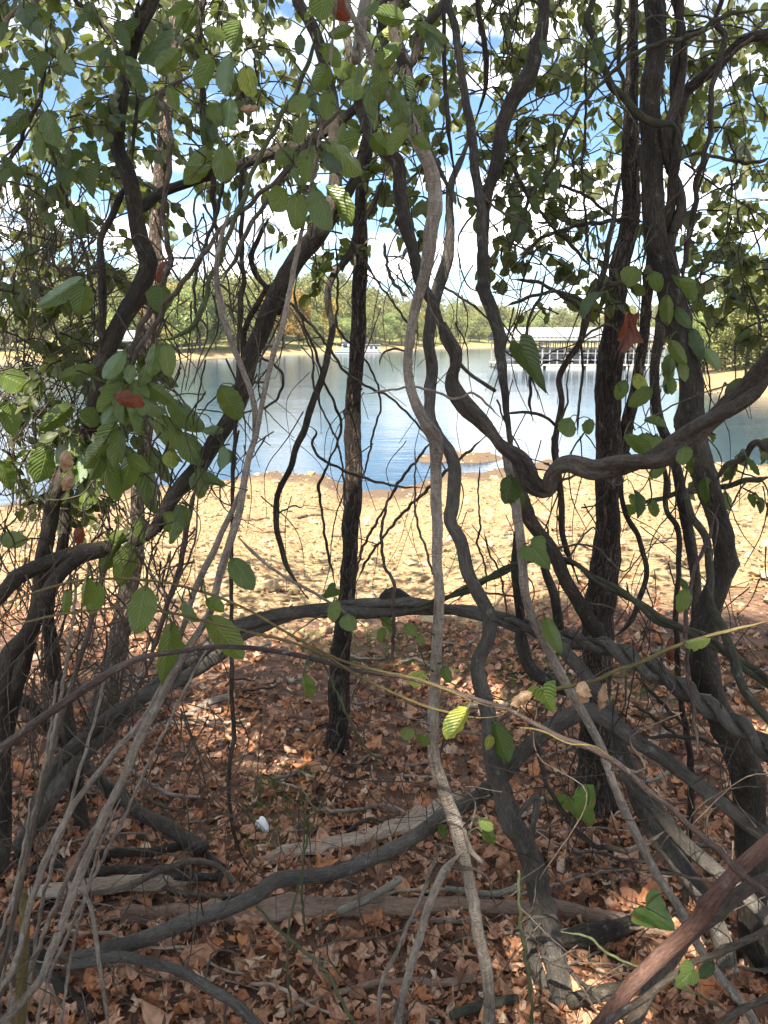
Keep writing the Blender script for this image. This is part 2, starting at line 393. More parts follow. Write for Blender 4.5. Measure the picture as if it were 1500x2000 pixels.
def ground_mat():
    m, nt, n, l, b = mat('ground_soil_gravel')
    tc = n.new('ShaderNodeTexCoord'); p = tc.outputs['Object']
    sep = n.new('ShaderNodeSeparateXYZ'); l.new(p, sep.inputs[0])
    n1 = noise(n, l, p, 1.2, 5); n2 = noise(n, l, p, 9.0, 6, 0.65); n3 = noise(n, l, p, 46.0, 4, 0.6)
    soil = ramp(n, l, n2, [(0.3, (0.06, 0.036, 0.024)), (0.55, (0.14, 0.078, 0.048)), (0.75, (0.22, 0.135, 0.085))])
    peb = n.new('ShaderNodeTexVoronoi'); peb.inputs['Scale'].default_value = 22.0; l.new(p, peb.inputs['Vector'])
    pc = ramp(n, l, peb.outputs['Color'], [(0.1, (0.14, 0.09, 0.04)), (0.45, (0.29, 0.205, 0.095)), (0.75, (0.36, 0.27, 0.14)), (0.95, (0.21, 0.12, 0.058))])
    grav = mixc(n, l, ramp(n, l, n3, [(0.35, (1, 1, 1)), (0.55, (0, 0, 0))]), pc, (0.27, 0.185, 0.095))
    red = ramp(n, l, noise(n, l, p, 0.7, 5, 0.6), [(0.5, (0, 0, 0)), (0.68, (1, 1, 1))])
    grav = mixc(n, l, mth(n, l, 'MULTIPLY', red, 0.45), grav, (0.28, 0.165, 0.09))
    # litter soil gives way to gravel about 4.5 m out
    edge = mth(n, l, 'ADD', sep.outputs['Y'], mth(n, l, 'MULTIPLY', mth(n, l, 'SUBTRACT', n1, 0.5), 2.6))
    k = ramp(n, l, mth(n, l, 'DIVIDE', edge, 10.0), [(0.43, (0, 0, 0)), (0.52, (1, 1, 1))])
    col = mixc(n, l, k, soil, grav)
    # wet mud just above the water line (height based)
    hz = mth(n, l, 'ADD', sep.outputs['Z'], mth(n, l, 'MULTIPLY', mth(n, l, 'SUBTRACT', n1, 0.5), 0.5))
    wet = ramp(n, l, mth(n, l, 'ADD', mth(n, l, 'MULTIPLY', hz, 1.0), 2.0), [(0.75, (1, 1, 1)), (0.98, (0, 0, 0))])
    near = ramp(n, l, mth(n, l, 'DIVIDE', sep.outputs['Y'], 100.0), [(0.25, (1, 1, 1)), (0.3, (0, 0, 0))])
    col = mixc(n, l, mth(n, l, 'MULTIPLY', mth(n, l, 'MULTIPLY', wet, near), 0.9), col, (0.11, 0.072, 0.045))
    # grass and woodland floor on the far hills
    far = ramp(n, l, mth(n, l, 'ADD', mth(n, l, 'MULTIPLY', sep.outputs['Z'], 0.2), 0.5), [(0.33, (0, 0, 0)), (0.45, (1, 1, 1))])
    isfar = ramp(n, l, mth(n, l, 'DIVIDE', sep.outputs['Y'], 100.0), [(0.28, (0, 0, 0)), (0.32, (1, 1, 1))])
    col = mixc(n, l, mth(n, l, 'MULTIPLY', far, isfar), col, mixc(n, l, n2, (0.10, 0.12, 0.035), (0.24, 0.21, 0.08)))
    l.new(col, b.inputs['Base Color']); b.inputs['Roughness'].default_value = 0.9
    b.inputs['Specular IOR Level'].default_value = 0.2
    hh = mth(n, l, 'ADD', mth(n, l, 'MULTIPLY', peb.outputs['Distance'], -0.6), mth(n, l, 'MULTIPLY', n2, 1.0))
    bump(n, l, b, hh, 1.0, 0.05)
    return m
M['ground'] = ground_mat()
def water_mat():
    m, nt, n, l, b = mat('lake_water')
    tc = n.new('ShaderNodeTexCoord'); p = tc.outputs['Object']
    b.inputs['Base Color'].default_value = (0.012, 0.035, 0.06, 1)
    b.inputs['Roughness'].default_value = 0.12
    b.inputs['IOR'].default_value = 1.333
    b.inputs['Specular IOR Level'].default_value = 0.6
    a1 = noise(n, l, vmul(n, l, p, (1.3, 2.6, 1)), 1.0, 4, 0.6)
    a2 = noise(n, l, vmul(n, l, p, (0.12, 0.35, 1)), 1.0, 3, 0.5)
    h = mth(n, l, 'ADD', mth(n, l, 'MULTIPLY', a1, mth(n, l, 'MULTIPLY', a2, 0.9)), mth(n, l, 'MULTIPLY', a2, 0.5))
    bump(n, l, b, h, 0.20, 0.14)
    return m
M['water'] = water_mat()
def stone_mat():
    m, nt, n, l, b = mat('shore_stone')
    geo = n.new('ShaderNodeNewGeometry'); oi = n.new('ShaderNodeObjectInfo')
    rnd = mth(n, l, 'FRACT', mth(n, l, 'ADD', geo.outputs['Random Per Island'], oi.outputs['Random']))
    tc = n.new('ShaderNodeTexCoord')
    nz = noise(n, l, tc.outputs['Object'], 24.0, 6, 0.65)
    col = ramp(n, l, rnd, [(0.0, (0.11, 0.075, 0.04)), (0.25, (0.31, 0.225, 0.115)), (0.55, (0.42, 0.33, 0.19)), (0.75, (0.22, 0.13, 0.065)), (0.9, (0.38, 0.30, 0.18)), (1.0, (0.27, 0.22, 0.15))])
    l.new(mixc(n, l, ramp(n, l, nz, [(0.35, (0, 0, 0)), (0.7, (1, 1, 1))]), mixc(n, l, 0.55, col, (0.10, 0.065, 0.04)), col), b.inputs['Base Color'])
    b.inputs['Roughness'].default_value = 0.9; b.inputs['Specular IOR Level'].default_value = 0.2
    bump(n, l, b, nz, 0.6, 0.01)
    return m
M['stone'] = stone_mat()
def far_leaf(name, a, c, d):
    m, nt, n, l, b = mat(name)
    geo = n.new('ShaderNodeNewGeometry'); oi = n.new('ShaderNodeObjectInfo')
    col = ramp(n, l, geo.outputs['Random Per Island'], [(0, a), (0.6, c), (1, d)])
    hs = n.new('ShaderNodeHueSaturation'); l.new(col, hs.inputs['Color'])
    l.new(mth(n, l, 'ADD', mth(n, l, 'MULTIPLY', oi.outputs['Random'], 0.05), 0.475), hs.inputs['Hue'])
    l.new(mth(n, l, 'ADD', mth(n, l, 'MULTIPLY', oi.outputs['Random'], 0.5), 0.75), hs.inputs['Value'])
    l.new(hs.outputs[0], b.inputs['Base Color']); b.inputs['Roughness'].default_value = 0.7
    b.inputs['Specular IOR Level'].default_value = 0.15
    tr = n.new('ShaderNodeBsdfTranslucent'); l.new(hs.outputs[0], tr.inputs['Color'])
    mx = n.new('ShaderNodeMixShader'); mx.inputs[0].default_value = 0.35
    l.new(b.outputs[0], mx.inputs[1]); l.new(tr.outputs[0], mx.inputs[2]); l.new(mx.outputs[0], n['Material Output'].inputs['Surface'])
    return m
M['far_green'] = far_leaf('far_foliage_green', (0.15, 0.185, 0.065), (0.23, 0.26, 0.09), (0.33, 0.33, 0.13))
M['far_yellow'] = far_leaf('far_foliage_yellow', (0.30, 0.22, 0.04), (0.40, 0.29, 0.05), (0.34, 0.28, 0.07))
M['far_willow'] = far_leaf('bank_foliage_olive', (0.13, 0.155, 0.05), (0.20, 0.22, 0.07), (0.29, 0.285, 0.10))
M['shade_leaf'] = far_leaf('shade_foliage_green', (0.045, 0.075, 0.02), (0.06, 0.10, 0.025), (0.09, 0.13, 0.03))
M['far_hill'] = simple('distant_wooded_hill', (0.035, 0.06, 0.05), 0.9, 0, 0.3, 0.02)
M['grass'] = far_leaf('grass_blades', (0.07, 0.12, 0.025), (0.11, 0.17, 0.035), (0.19, 0.20, 0.06))

# ------------------------------------------------------------------ tubes (stems, trunks, sticks)
def catmull(C, ds_f):
    """C (n,4) x y z r -> dense samples"""
    C = np.asarray(C, float)
    if len(C) == 2: C = np.array([C[0], (C[0] + C[1]) / 2, C[1]])
    E = np.vstack([2 * C[0] - C[1], C, 2 * C[-1] - C[-2]])
    out = []
    for i in range(1, len(E) - 2):
        p0, p1, p2, p3 = E[i - 1], E[i], E[i + 1], E[i + 2]
        d = np.linalg.norm(p2[:3] - p1[:3])
        k = max(2, int(d / ds_f(max(0.0012, (p1[3] + p2[3]) / 2))))
        def kd(a, b): return max(1e-5, np.linalg.norm(a[:3] - b[:3])) ** 0.5
        t0 = 0.0; t1 = t0 + kd(p0, p1); t2 = t1 + kd(p1, p2); t3 = t2 + kd(p2, p3)
        t = np.linspace(t1, t2, k, endpoint=False)[:, None]
        a1 = (t1 - t) / (t1 - t0) * p0 + (t - t0) / (t1 - t0) * p1
        a2 = (t2 - t) / (t2 - t1) * p1 + (t - t1) / (t2 - t1) * p2
        a3 = (t3 - t) / (t3 - t2) * p2 + (t - t2) / (t3 - t2) * p3
        b1 = (t2 - t) / (t2 - t0) * a1 + (t - t0) / (t2 - t0) * a2
        b2 = (t3 - t) / (t3 - t1) * a2 + (t - t1) / (t3 - t1) * a3
        out.append((t2 - t) / (t2 - t1) * b1 + (t - t1) / (t2 - t1) * b2)
    out.append(E[-2][None])
    S = np.vstack(out)
    S[:, 3] = np.maximum(S[:, 3], 0.0008)
    return S
def frames(S):
    T = np.gradient(S[:, :3], axis=0); T /= np.linalg.norm(T, axis=1)[:, None] + 1e-12
    N = np.zeros_like(T)
    a = np.array([0, -1, 0.2]) if abs(T[0][1]) < 0.9 else np.array([1, 0, 0.0])
    n = a - T[0] * a.dot(T[0]); n /= np.linalg.norm(n); N[0] = n
    for i in range(1, len(T)):
        n = n - T[i] * n.dot(T[i]); n /= np.linalg.norm(n) + 1e-12; N[i] = n
    return T, N, np.cross(T, N)
def sumsin(x, seed, freqs):
    r = np.random.default_rng(seed); y = 0
    for f in freqs: y = y + np.sin(x * f * r.uniform(0.8, 1.2) + r.uniform(0, 6.28)) / len(freqs)
    return y
def tube_geo(S, sides=12, seed=0, rough=0.06, knots=2.0, wob=0.25, flare=0.0):
    S = S.copy(); n = len(S)
    s = np.concatenate([[0], np.cumsum(np.linalg.norm(np.diff(S[:, :3], axis=0), axis=1))])
    T, N, B = frames(S)
    r = S[:, 3]
    rm = max(0.002, float(np.median(r)))
    if wob:
        S[:, :3] += N * (wob * r * sumsin(s / rm, seed + 1, (0.10, 0.24, 0.5)))[:, None] + B * (wob * r * sumsin(s / rm, seed + 2, (0.09, 0.27, 0.55)))[:, None]
    r = r * (1 + rough * 1.2 * sumsin(s / rm, seed + 3, (0.25, 0.6, 1.3)))
    rg = np.random.default_rng(seed + 9)
    th = np.linspace(0, 2 * np.pi, sides, endpoint=False)
    R = np.repeat(r[:, None], sides, 1)
    R = R * (1 + rough * np.sin(2 * th[None] + (s / rm * 0.12)[:, None] + seed) + rough * 0.7 * np.sin(3 * th[None] - (s / rm * 0.2)[:, None] + seed * 2))
    if rm > 0.008:
        nf_ = int(rg.integers(3, 6)); amp = rough * rg.uniform(0.5, 1.1)
        R = R * (1 + amp * np.sin(nf_ * th[None] + (s / rm * rg.uniform(-0.16, 0.16))[:, None] + 1.3 * sumsin(s / rm, seed + 5, (0.07, 0.2))[:, None]))
        R = R * (1 + 0.018 * rg.normal(size=R.shape))
    nk = rg.poisson(knots * s[-1])
    for _ in range(nk):
        s0 = rg.uniform(0, s[-1]); t0 = rg.uniform(0, 6.28); a = rg.uniform(0.15, 0.5); w = rg.uniform(0.6, 1.3)
        g = np.exp(-((s - s0) / (w * rm)) ** 2)[:, None] * np.exp(-((1 - np.cos(th - t0)) / 0.5))[None]
        R = R * (1 + a * g)
    if flare:
        R = R * (1 + flare * np.exp(-((s[-1] - s) / (4 * rm)))[:, None] * (1 + 0.3 * np.sin(5 * th + seed))[None])
    ct, st_ = np.cos(th), np.sin(th)
    V = S[:, None, :3] + R[:, :, None] * (N[:, None, :] * ct[None, :, None] + B[:, None, :] * st_[None, :, None])
    A = np.stack([r[:, None] * ct[None], r[:, None] * st_[None], np.repeat(s[:, None], sides, 1)], 2)
    i = np.arange(n - 1)[:, None] * sides; j = np.arange(sides)[None]; j2 = (j + 1) % sides
    F = np.stack([i + j, i + j2, i + sides + j2, i + sides + j], 2).reshape(-1, 4)
    V = V.reshape(-1, 3); A = A.reshape(-1, 3)
    # rounded caps
    c0 = S[0, :3] - T[0] * r[0] * 0.3; c1 = S[-1, :3] + T[-1] * r[-1] * 0.3
    k = len(V)
    V = np.vstack([V, c0, c1]); A = np.vstack([A, [0, 0, 0], [0, 0, s[-1]]])
    jj = np.arange(sides)
    F3 = np.vstack([np.stack([np.full(sides, k), (jj + 1) % sides, jj], 1), np.stack([np.full(sides, k + 1), (n - 1) * sides + jj, (n - 1) * sides + (jj + 1) % sides], 1)])
    return V, [F, F3], A
def dsf(r): return max(0.004, r * 0.55)
def sides_for(r): return 6 if r < 0.003 else 8 if r < 0.006 else 12 if r < 0.013 else 18 if r < 0.03 else 26

STEMS = []          # (object, samples (n,4)) for attaching leaves
def parse(path, Y0, Y1, ext_top=0, ext_bot=0, Ymid=None):
    pts = []; w = 10.0
    for tok in path.split():
        q = tok.split(',')
        if len(q) > 2: w = float(q[2])
        pts.append((float(q[0]), float(q[1]), w))
    px = np.array(pts)
    L = np.concatenate([[0], np.cumsum(np.hypot(np.diff(px[:, 0]), np.diff(px[:, 1])))]); L /= L[-1]
    C = []
    for (x, y, w), t in zip(pts, L):
        Y = np.interp(t, [0, 1], [Y0, Y1]) if Ymid is None else np.interp(t, [0, 0.5, 1], [Y0, Ymid, Y1])
        p = P(x, y, Y); C.append((p.x, p.y, p.z, 0.44 * w * depth_scale(x, y, Y)))
    C = np.array(C)
    if ext_top:
        d = C[0, :3] - C[1, :3]; d /= np.linalg.norm(d)
        ex = []
        for f in (1.0, 0.55, 0.22):
            dd = d + np.array([0, 0, 0.45 * f]); dd /= np.linalg.norm(dd)
            ex.append(np.append(C[0, :3] + dd * ext_top * f, C[0, 3] * (1 - 0.35 * f)))
        C = np.vstack([np.array(ex), C])
    if ext_bot:
        d = C[-1, :3] - C[-2, :3]; d /= np.linalg.norm(d)
        d = d * 0.7 + np.array([0, 0.10, -0.55]); d /= np.linalg.norm(d)
        q = C[-1, :3].copy()
        for _ in range(200):
            q = q + d * 0.02
            if q[2] < zg(q[0], q[1]) - 0.05: break
        C = np.vstack([C, np.append((C[-1, :3] + q) / 2, C[-1, 3]), np.append(q, C[-1, 3] * 1.1)])
    return C
_seed = [100]
def stem(name, label, cat, path, Y0, Y1, m, top=0, bot=0, Ymid=None, group=None, wob=0.25, knots=2.5, flare=0.0, rough=0.06, leafy=True, parent=None, sides=None):
    _seed[0] += 1
    C = parse(path, Y0, Y1, top, bot, Ymid)
    S = catmull(C, dsf)
    rm = float(np.median(S[:, 3]))
    if rm < 0.009:
        q = np.linspace(0, 1, len(S))
        if not bot: S[:, 3] *= np.clip((1.0 - q) / 0.12, 0.25, 1)
        if not top and not bot: S[:, 3] *= np.clip(q / 0.10, 0.35, 1)
    V, F, A = tube_geo(S, sides or sides_for(rm), _seed[0], rough=rough, knots=knots, wob=wob, flare=flare)
    base = S[int(np.argmin(S[:, 2])), :3].copy()
    if parent is None:
        me = new_mesh(name, V - base, F, attr=A, mats=[M[m]])
        o = add(name, me, loc=Vector(base)); tag(o, label, cat, group)
    else:
        b0 = np.array(parent.location)
        o = add(name, new_mesh(name, V - b0, F, attr=A, mats=[M[m]]), parent)
        if label: o['label'] = label
    if leafy: STEMS.append((o if parent is None else parent, S))
    return o
def twisted(name, label, path, Y0, Y1, m, strands=2, pitch=0.3, frac=0.5, top=0, bot=0, Ymid=None, phase=0.0, cat='vine', fat=1.0):
    """strands wound round one another; path width = whole cable"""
    _seed[0] += 5
    C = parse(path, Y0, Y1, top, bot, Ymid)
    S = catmull(C, lambda r: max(0.005, r * 0.3))
    T, N, B = frames(S)
    s = np.concatenate([[0], np.cumsum(np.linalg.norm(np.diff(S[:, :3], axis=0), axis=1))])
    base = S[int(np.argmin(S[:, 2])), :3].copy()
    e = empty(name, Vector(base)); tag(e, label, cat)
    for k in range(strands):
        ph = 2 * np.pi * (s / pitch + k / strands) + phase + 0.5 * sumsin(s, _seed[0], (4.0, 9.0))
        Rr = S[:, 3] * frac
        Q = S.copy()
        Q[:, :3] += N * (Rr * np.cos(ph))[:, None] + B * (Rr * np.sin(ph))[:, None]
        Q[:, 3] = S[:, 3] * (1 - frac) * fat * (1.0 if k == 0 else 0.92)
        rm = float(np.median(Q[:, 3]))
        V, F, A = tube_geo(Q, 18 if rm > 0.008 else 12, _seed[0] + k, rough=0.07, knots=4, wob=0.15)
        add('strand', new_mesh('strand', V - base, F, attr=A, mats=[M[m]]), e)
        if k == 0: STEMS.append((e, Q))
    return e

# ------------------------------------------------------------------ the setting: ground, lake, hills
rows = np.concatenate([np.arange(-16, 4, 0.16), np.arange(4, 26, 0.13), np.geomspace(26, 3500, 90)])
us = np.linspace(-1, 1, 231)
hw = np.where(rows < 26, 15.0, 15 + (rows - 26) * 1.3)
GX = us[None] * hw[:, None]; GY = np.repeat(rows[:, None], len(us), 1)
GZ = zg_np(GX, GY)
jit = RNG.normal(0, 0.006, GZ.shape) * (GY < 27)
GV = np.stack([GX, GY, GZ + jit], 2).reshape(-1, 3)
nr, nc = GX.shape
ii = np.arange(nr - 1)[:, None] * nc + np.arange(nc - 1)[None]
GF = np.stack([ii, ii + 1, ii + nc + 1, ii + nc], 2).reshape(-1, 4)
ground = tag(add('ground', new_mesh('ground', GV, GF, mats=[M['ground']])), 'leaf-strewn woodland soil sloping down to a pale gravel shore', kind='structure')
wv = np.array([[-900, 6, WATER_Z], [900, 6, WATER_Z], [900, 1500, WATER_Z], [-900, 1500, WATER_Z]], float)
lake = tag(add('lake_water', new_mesh('lake_water', wv, np.array([[0, 1, 2, 3]]), mats=[M['water']])), 'calm blue lake water reflecting sky and far trees', kind='structure')
# distant blue hill
hx = np.linspace(-2600, 3000, 120)
top = 40 + 26 * np.exp(-((hx - 850) / 620) ** 2) + 6 * np.sin(hx * 0.006) + 3 * np.sin(hx * 0.021)
HV = []
for k, f in enumerate((0, 0.5, 0.85, 1.0, 0.9, 0)):
    HV.append(np.stack([hx, 2700 + np.full_like(hx, k * 90.0), -5 + (top + 5) * f + 1.5 * np.sin(hx * 0.05 + k)], 1))
HV = np.concatenate(HV); m_ = len(hx)
hi = np.arange(5)[:, None] * m_ + np.arange(m_ - 1)[None]
tag(add('distant_hill', new_mesh('distant_hill', HV, np.stack([hi, hi + 1, hi + m_ + 1, hi + m_], 2).reshape(-1, 4), mats=[M['far_hill']])),
    'blue wooded hill far beyond the covered dock', kind='structure')

def quads(Pt, size, rg, aspect=0.7, droop=0.0):
    """small folded leaf clumps at points Pt"""
    n = len(Pt)
    a = rg.normal(size=(n, 3)); a[:, 2] -= droop; a /= np.linalg.norm(a, axis=1)[:, None]
    b = rg.normal(size=(n, 3)); b -= a * (a * b).sum(1)[:, None]; b /= np.linalg.norm(b, axis=1)[:, None]
    sz = size * rg.uniform(0.6, 1.4, n)[:, None]
    v0 = Pt - a * sz * 0.5; v2 = Pt + a * sz * 0.5
    c = np.cross(a, b)
    v1 = Pt + b * sz * aspect * 0.5 + c * sz * 0.12; v3 = Pt - b * sz * aspect * 0.5 + c * sz * 0.12
    V = np.stack([v0, v1, v2, v3], 1).reshape(-1, 3)
    return V, np.arange(4 * n).reshape(-1, 4)
def lobes(rg, n_l, w, h, base):
    L = []
    for i in range(n_l):
        t = rg.uniform(0, 1); ang = rg.uniform(0, 6.28)
        z = base + h * (0.12 + 0.8 * t); rr = w * 0.5 * rg.uniform(0.25, 0.75) * math.sin(math.pi * (0.18 + 0.72 * t))
        L.append((rr * math.cos(ang), rr * math.sin(ang), z, w * rg.uniform(0.16, 0.30)))
    return L
def crown_points(rg, L, n):
    L = np.array(L); wts = L[:, 3] ** 2; wts /= wts.sum()
    k = rg.choice(len(L), n, p=wts)
    d = rg.normal(size=(n, 3)); d /= np.linalg.norm(d, axis=1)[:, None]
    r = L[k, 3] * rg.uniform(0.45, 1.05, n) ** 0.6
    p = L[k, :3] + d * r[:, None] * np.array([1, 1, 0.8])
    return p
def tree_proto(seed, w, h, trunk_h, n, leaf, mleaf, tr=0.16):
    rg = np.random.default_rng(seed)
    L = lobes(rg, 13, w, h - trunk_h, trunk_h)
    V, F = quads(crown_points(rg, L, n), leaf, rg)
    cm = new_mesh('crown', V, F, mats=[M[mleaf]], smooth=False, attr=np.zeros_like(V), uv=np.zeros((len(V), 2)))
    acc = Acc()
    S = catmull(np.array([[0, 0, -0.5, tr * 1.3], [0.05, 0, h * 0.3, tr], [0, 0.08, h * 0.75, tr * 0.4]]), lambda r: 0.5)
    v, f, a = tube_geo(S, 8, seed, wob=0.3, knots=0); acc.put(v, f, a)
    for q in L[:8]:
        z0 = trunk_h * 0.7 + (q[2] - trunk_h) * 0.4
        S = catmull(np.array([[0, 0, z0, tr * 0.45], [q[0] * 0.6, q[1] * 0.6, (z0 + q[2]) / 2, tr * 0.3], [q[0], q[1], q[2], tr * 0.1]]), lambda r: 0.4)
        v, f, a = tube_geo(S, 6, seed, wob=0.3, knots=0); acc.put(v, f, a)
    return cm, acc.mesh('trunk', [M['brown']])
protos = {
    'g': [tree_proto(11 + i, 6.2 + i % 3, 8.5 + 1.3 * (i % 4), 1.4, 3400, 0.34, 'far_green') for i in range(5)],
    'y': [tree_proto(31 + i, 5.5 + i, 8.5 + i, 1.2, 2600, 0.34, 'far_yellow') for i in range(2)],
    'w': [tree_proto(51 + i, 6.5 + i, 6.8 + i * 0.8, 0.5, 4200, 0.28, 'far_willow') for i in range(3)],
    's': [tree_proto(71 + i, 7.0, 7.0, 2.0, 900, 0.8, 'far_green') for i in range(2)],
}
def put_tree(kind, i, x, y, s, label, group, rz=None):
    cm, tm = protos[kind][i % len(protos[kind])]
    e = empty({'g': 'far_tree', 'y': 'yellow_tree', 'w': 'bank_tree', 's': 'far_tree'}[kind], (x, y, zg(x, y) - 0.1))
    e.scale = (s, s, s * random.uniform(0.92, 1.12)); e.rotation_euler.z = random.uniform(0, 6.28) if rz is None else rz
    tag(e, label, 'tree', group)
    add('crown', cm, e); add('trunk', tm, e)
    return e
def far_y(x): return float(np.interp(x, FAX, FAY))
# front row of the far shore, tree by tree
k = 0
for px in np.arange(-60, 1400, 16.5):
    x = None
    px_ = px + random.uniform(-5, 5)
    yy = 150.0
    for _ in range(12):
        x = (px_ - 750) / FPX * yy * 1.02; yy = far_y(x) + 8.5
    yy += random.uniform(0, 7)
    yel = (520 < px < 585) or random.random() < 0.07
    if yel:
        lab = 'golden yellow autumn tree on the far shore by the beach' if 520 < px < 585 else 'yellowing tree among green trees on the far shore'
        put_tree('y', k, x, yy, random.uniform(0.8, 1.0) * (0.85 + yy / 900), lab, 'yellow trees on the far shore')
    else:
        put_tree('g', k, x, yy, random.uniform(0.45, 0.90) * (0.85 + yy / 900), 'leafy green tree in the row along the far lake shore', 'green trees along the far shore')
    k += 1
# the wood that climbs the hill behind them
acc = Acc(); rg = np.random.default_rng(5)
for q in range(420):
    px = rg.uniform(150, 1500); x = 0; yy = 160.0
    back = 18 + 75 * rg.uniform(0, 1) ** 1.3
    for _ in range(10): x = (px - 750) / FPX * yy * 1.02; yy = far_y(x) + back
    h = rg.uniform(7.5, 12.5); w = rg.uniform(5, 8)
    boost = 3.0 * math.exp(-((px - 640) / 200) ** 2)
    z0 = zg(x, yy) + boost * (back / 60)
    V, F = quads(crown_points(rg, lobes(rg, 11, w, h, z0), 760) + np.array([x, yy, 0]), 0.52, rg)
    acc.put(V, F)
tag(add('far_wood', acc.mesh('far_wood', [M['far_green']], smooth=False)), 'sunlit green woodland covering the hill across the lake', 'woodland', kind='stuff')
# trees and bushes on the bank at the right
for i, (px, yy, s) in enumerate([(1352, 62, .62), (1390, 58, .72), (1432, 55, .78), (1470, 52, .80), (1515, 50, .9), (1410, 66, .95), (1462, 68, 1.05), (1560, 60, 1.15), (1620, 52, 1.0)]):
    x = (px - 750) / FPX * yy * 1.02
    put_tree('w', i, x, yy, s, 'pale olive leafy tree on the gravel bank across the inlet', 'trees on the bank across the inlet')

# ------------------------------------------------------------------ docks and boats
def covered_dock(name, label, x0, x1, y, h, depth, nposts):
    e = empty(name, ((x0 + x1) / 2, y, WATER_Z)); tag(e, label, 'dock')
    W = x1 - x0
    def part(nm, mt, fn, par=e):
        a = Acc(); fn(a); return add(nm, a.mesh(nm, [M[mt]], smooth=False), par)
    # low-pitched roof of folded sheet
    def roof(a):
        nx = int(W / 0.4); xs = np.linspace(-W / 2 - 0.4, W / 2 + 0.4, nx * 2 + 1)
        prof = np.where(np.arange(len(xs)) % 2, 0.05, 0.0)
        V = np.concatenate([np.stack([xs, np.full_like(xs, yy), z + prof], 1) for yy, z in ((-0.6, h - 0.75), (depth / 2, h + 0.25), (depth + 0.6, h - 0.75))])
        m = len(xs); i0 = np.arange(2)[:, None] * m + np.arange(m - 1)[None]
        a.put(V, np.stack([i0, i0 + 1, i0 + m + 1, i0 + m], 2).reshape(-1, 4))
    part('roof', 'roof', roof)
    part('fascia', 'steel', lambda a: box(a, (0, -0.62, h - 0.92), (W + 0.8, 0.06, 0.22)))
    part('fascia', 'steel', lambda a: box(a, (0, depth + 0.62, h - 0.92), (W + 0.8, 0.06, 0.22)))
    for yy in (0, depth * 0.5, depth):
        for k in range(nposts):
            xx = -W / 2 + W * k / (nposts - 1)
            part('post', 'steel', lambda a: box(a, (xx, yy, (h - 0.9) / 2), (0.09, 0.09, h - 0.9)))
    for z in (0.85, 1.5, h - 1.15):
        part('rail', 'steel', lambda a: box(a, (0, 0.08, z), (W, 0.05, 0.06)))
        part('rail', 'steel', lambda a: box(a, (0, depth - 0.08, z), (W, 0.05, 0.06)))
    part('walkway', 'deck', lambda a: (box(a, (0, 0, 0.36), (W + 0.4, 1.1, 0.12)), box(a, (0, depth, 0.36), (W + 0.4, 1.4, 0.12))))
    part('float', 'white', lambda a: [box(a, (-W / 2 + W * (k + .5) / 8, 0, 0.12), (W / 8 - 0.3, 1.0, 0.36)) for k in range(8)])
    for k in range(0, nposts, 2):
        xx = -W / 2 + W * k / (nposts - 1)
        part('finger_pier', 'deck', lambda a: box(a, (xx, depth / 2, 0.37), (0.7, depth - 1.6, 0.12)))
    return e
def boat(label, x, y, L, hullm, rz, cabin=True, group=None):
    e = empty('motor_boat', (x, y, WATER_Z)); e.rotation_euler.z = rz; tag(e, label, 'boat', group)
    st = np.linspace(0, 1, 9); ring = []
    for t in st:
        w = 1.15 * (1 - max(0, (t - 0.45) / 0.55) ** 2.2) + 0.02; sheer = 0.95 + 0.28 * t * t; yk = -L / 2 + L * t
        keel = -0.25 + 0.5 * max(0, t - 0.7) ** 1.0
        ring.append([(-w, yk, sheer), (-w * 0.92, yk, 0.35), (-w * 0.55, yk, keel), (0, yk, keel - 0.12), (w * 0.55, yk, keel), (w * 0.92, yk, 0.35), (w, yk, sheer)])
    V = np.array(ring).reshape(-1, 3); m = 7
    i0 = np.arange(8)[:, None] * m + np.arange(6)[None]
    F = [np.stack([i0, i0 + 1, i0 + m + 1, i0 + m], 2).reshape(-1, 4), np.array([[k * 7, (k + 1) * 7, (k + 1) * 7 + 6, k * 7 + 6] for k in range(8)]), np.array([[6, 5, 4, 3, 2, 1, 0]])]
    add('hull', new_mesh('hull', V, F, mats=[M[hullm]], smooth=False), e)
    a = Acc(); box(a, (-1.12, 0, 0.9), (0.08, L * 0.75, 0.12)); box(a, (1.12, 0, 0.9), (0.08, L * 0.75, 0.12)); add('rub_rail', a.mesh('rub_rail', [M['navy']], False), e)
    if cabin:
        a = Acc(); box(a, (0, 0.1 * L, 1.45), (1.7, L * 0.32, 0.75)); box(a, (0, 0.05 * L, 1.95), (1.9, L * 0.42, 0.09)); add('cabin', a.mesh('cabin', [M['white']], False), e)
        a = Acc(); box(a, (0, 0.1 * L, 1.55), (1.74, L * 0.27, 0.36)); box(a, (0, 0.1 * L, 1.55), (1.4, L * 0.325, 0.36)); add('window', a.mesh('window', [M['tint']], False), e)
    a = Acc(); box(a, (0, -L / 2 - 0.2, 0.8), (0.4, 0.4, 0.8)); box(a, (0, -L / 2 - 0.2, 0.2), (0.14, 0.2, 0.8)); add('outboard_motor', a.mesh('outboard_motor', [M['tint']], False), e)
    return e
covered_dock('covered_dock', 'long covered boat dock with pale metal roof and thin posts', 11.8, 27.5, 77, 3.75, 9, 22)
for i in range(7):
    nv = i % 3 == 1; ordn = ['first', 'second', 'third', 'fourth', 'fifth'][[0, 0, 1, 2, 1, 3, 4][i]]
    boat('%s %s cabin boat from the left moored under the long covered dock' % (ordn, 'navy hulled' if nv else 'white hulled'), 13.0 + i * 2.25, 81.3, 6.2, 'navy' if nv else 'white', math.pi, group='boats under the covered dock')
covered_dock('boat_shelter', 'small white-roofed boat shelter by the far beach behind the tangle', -34.5, -29.5, 95, 3.6, 5, 6)
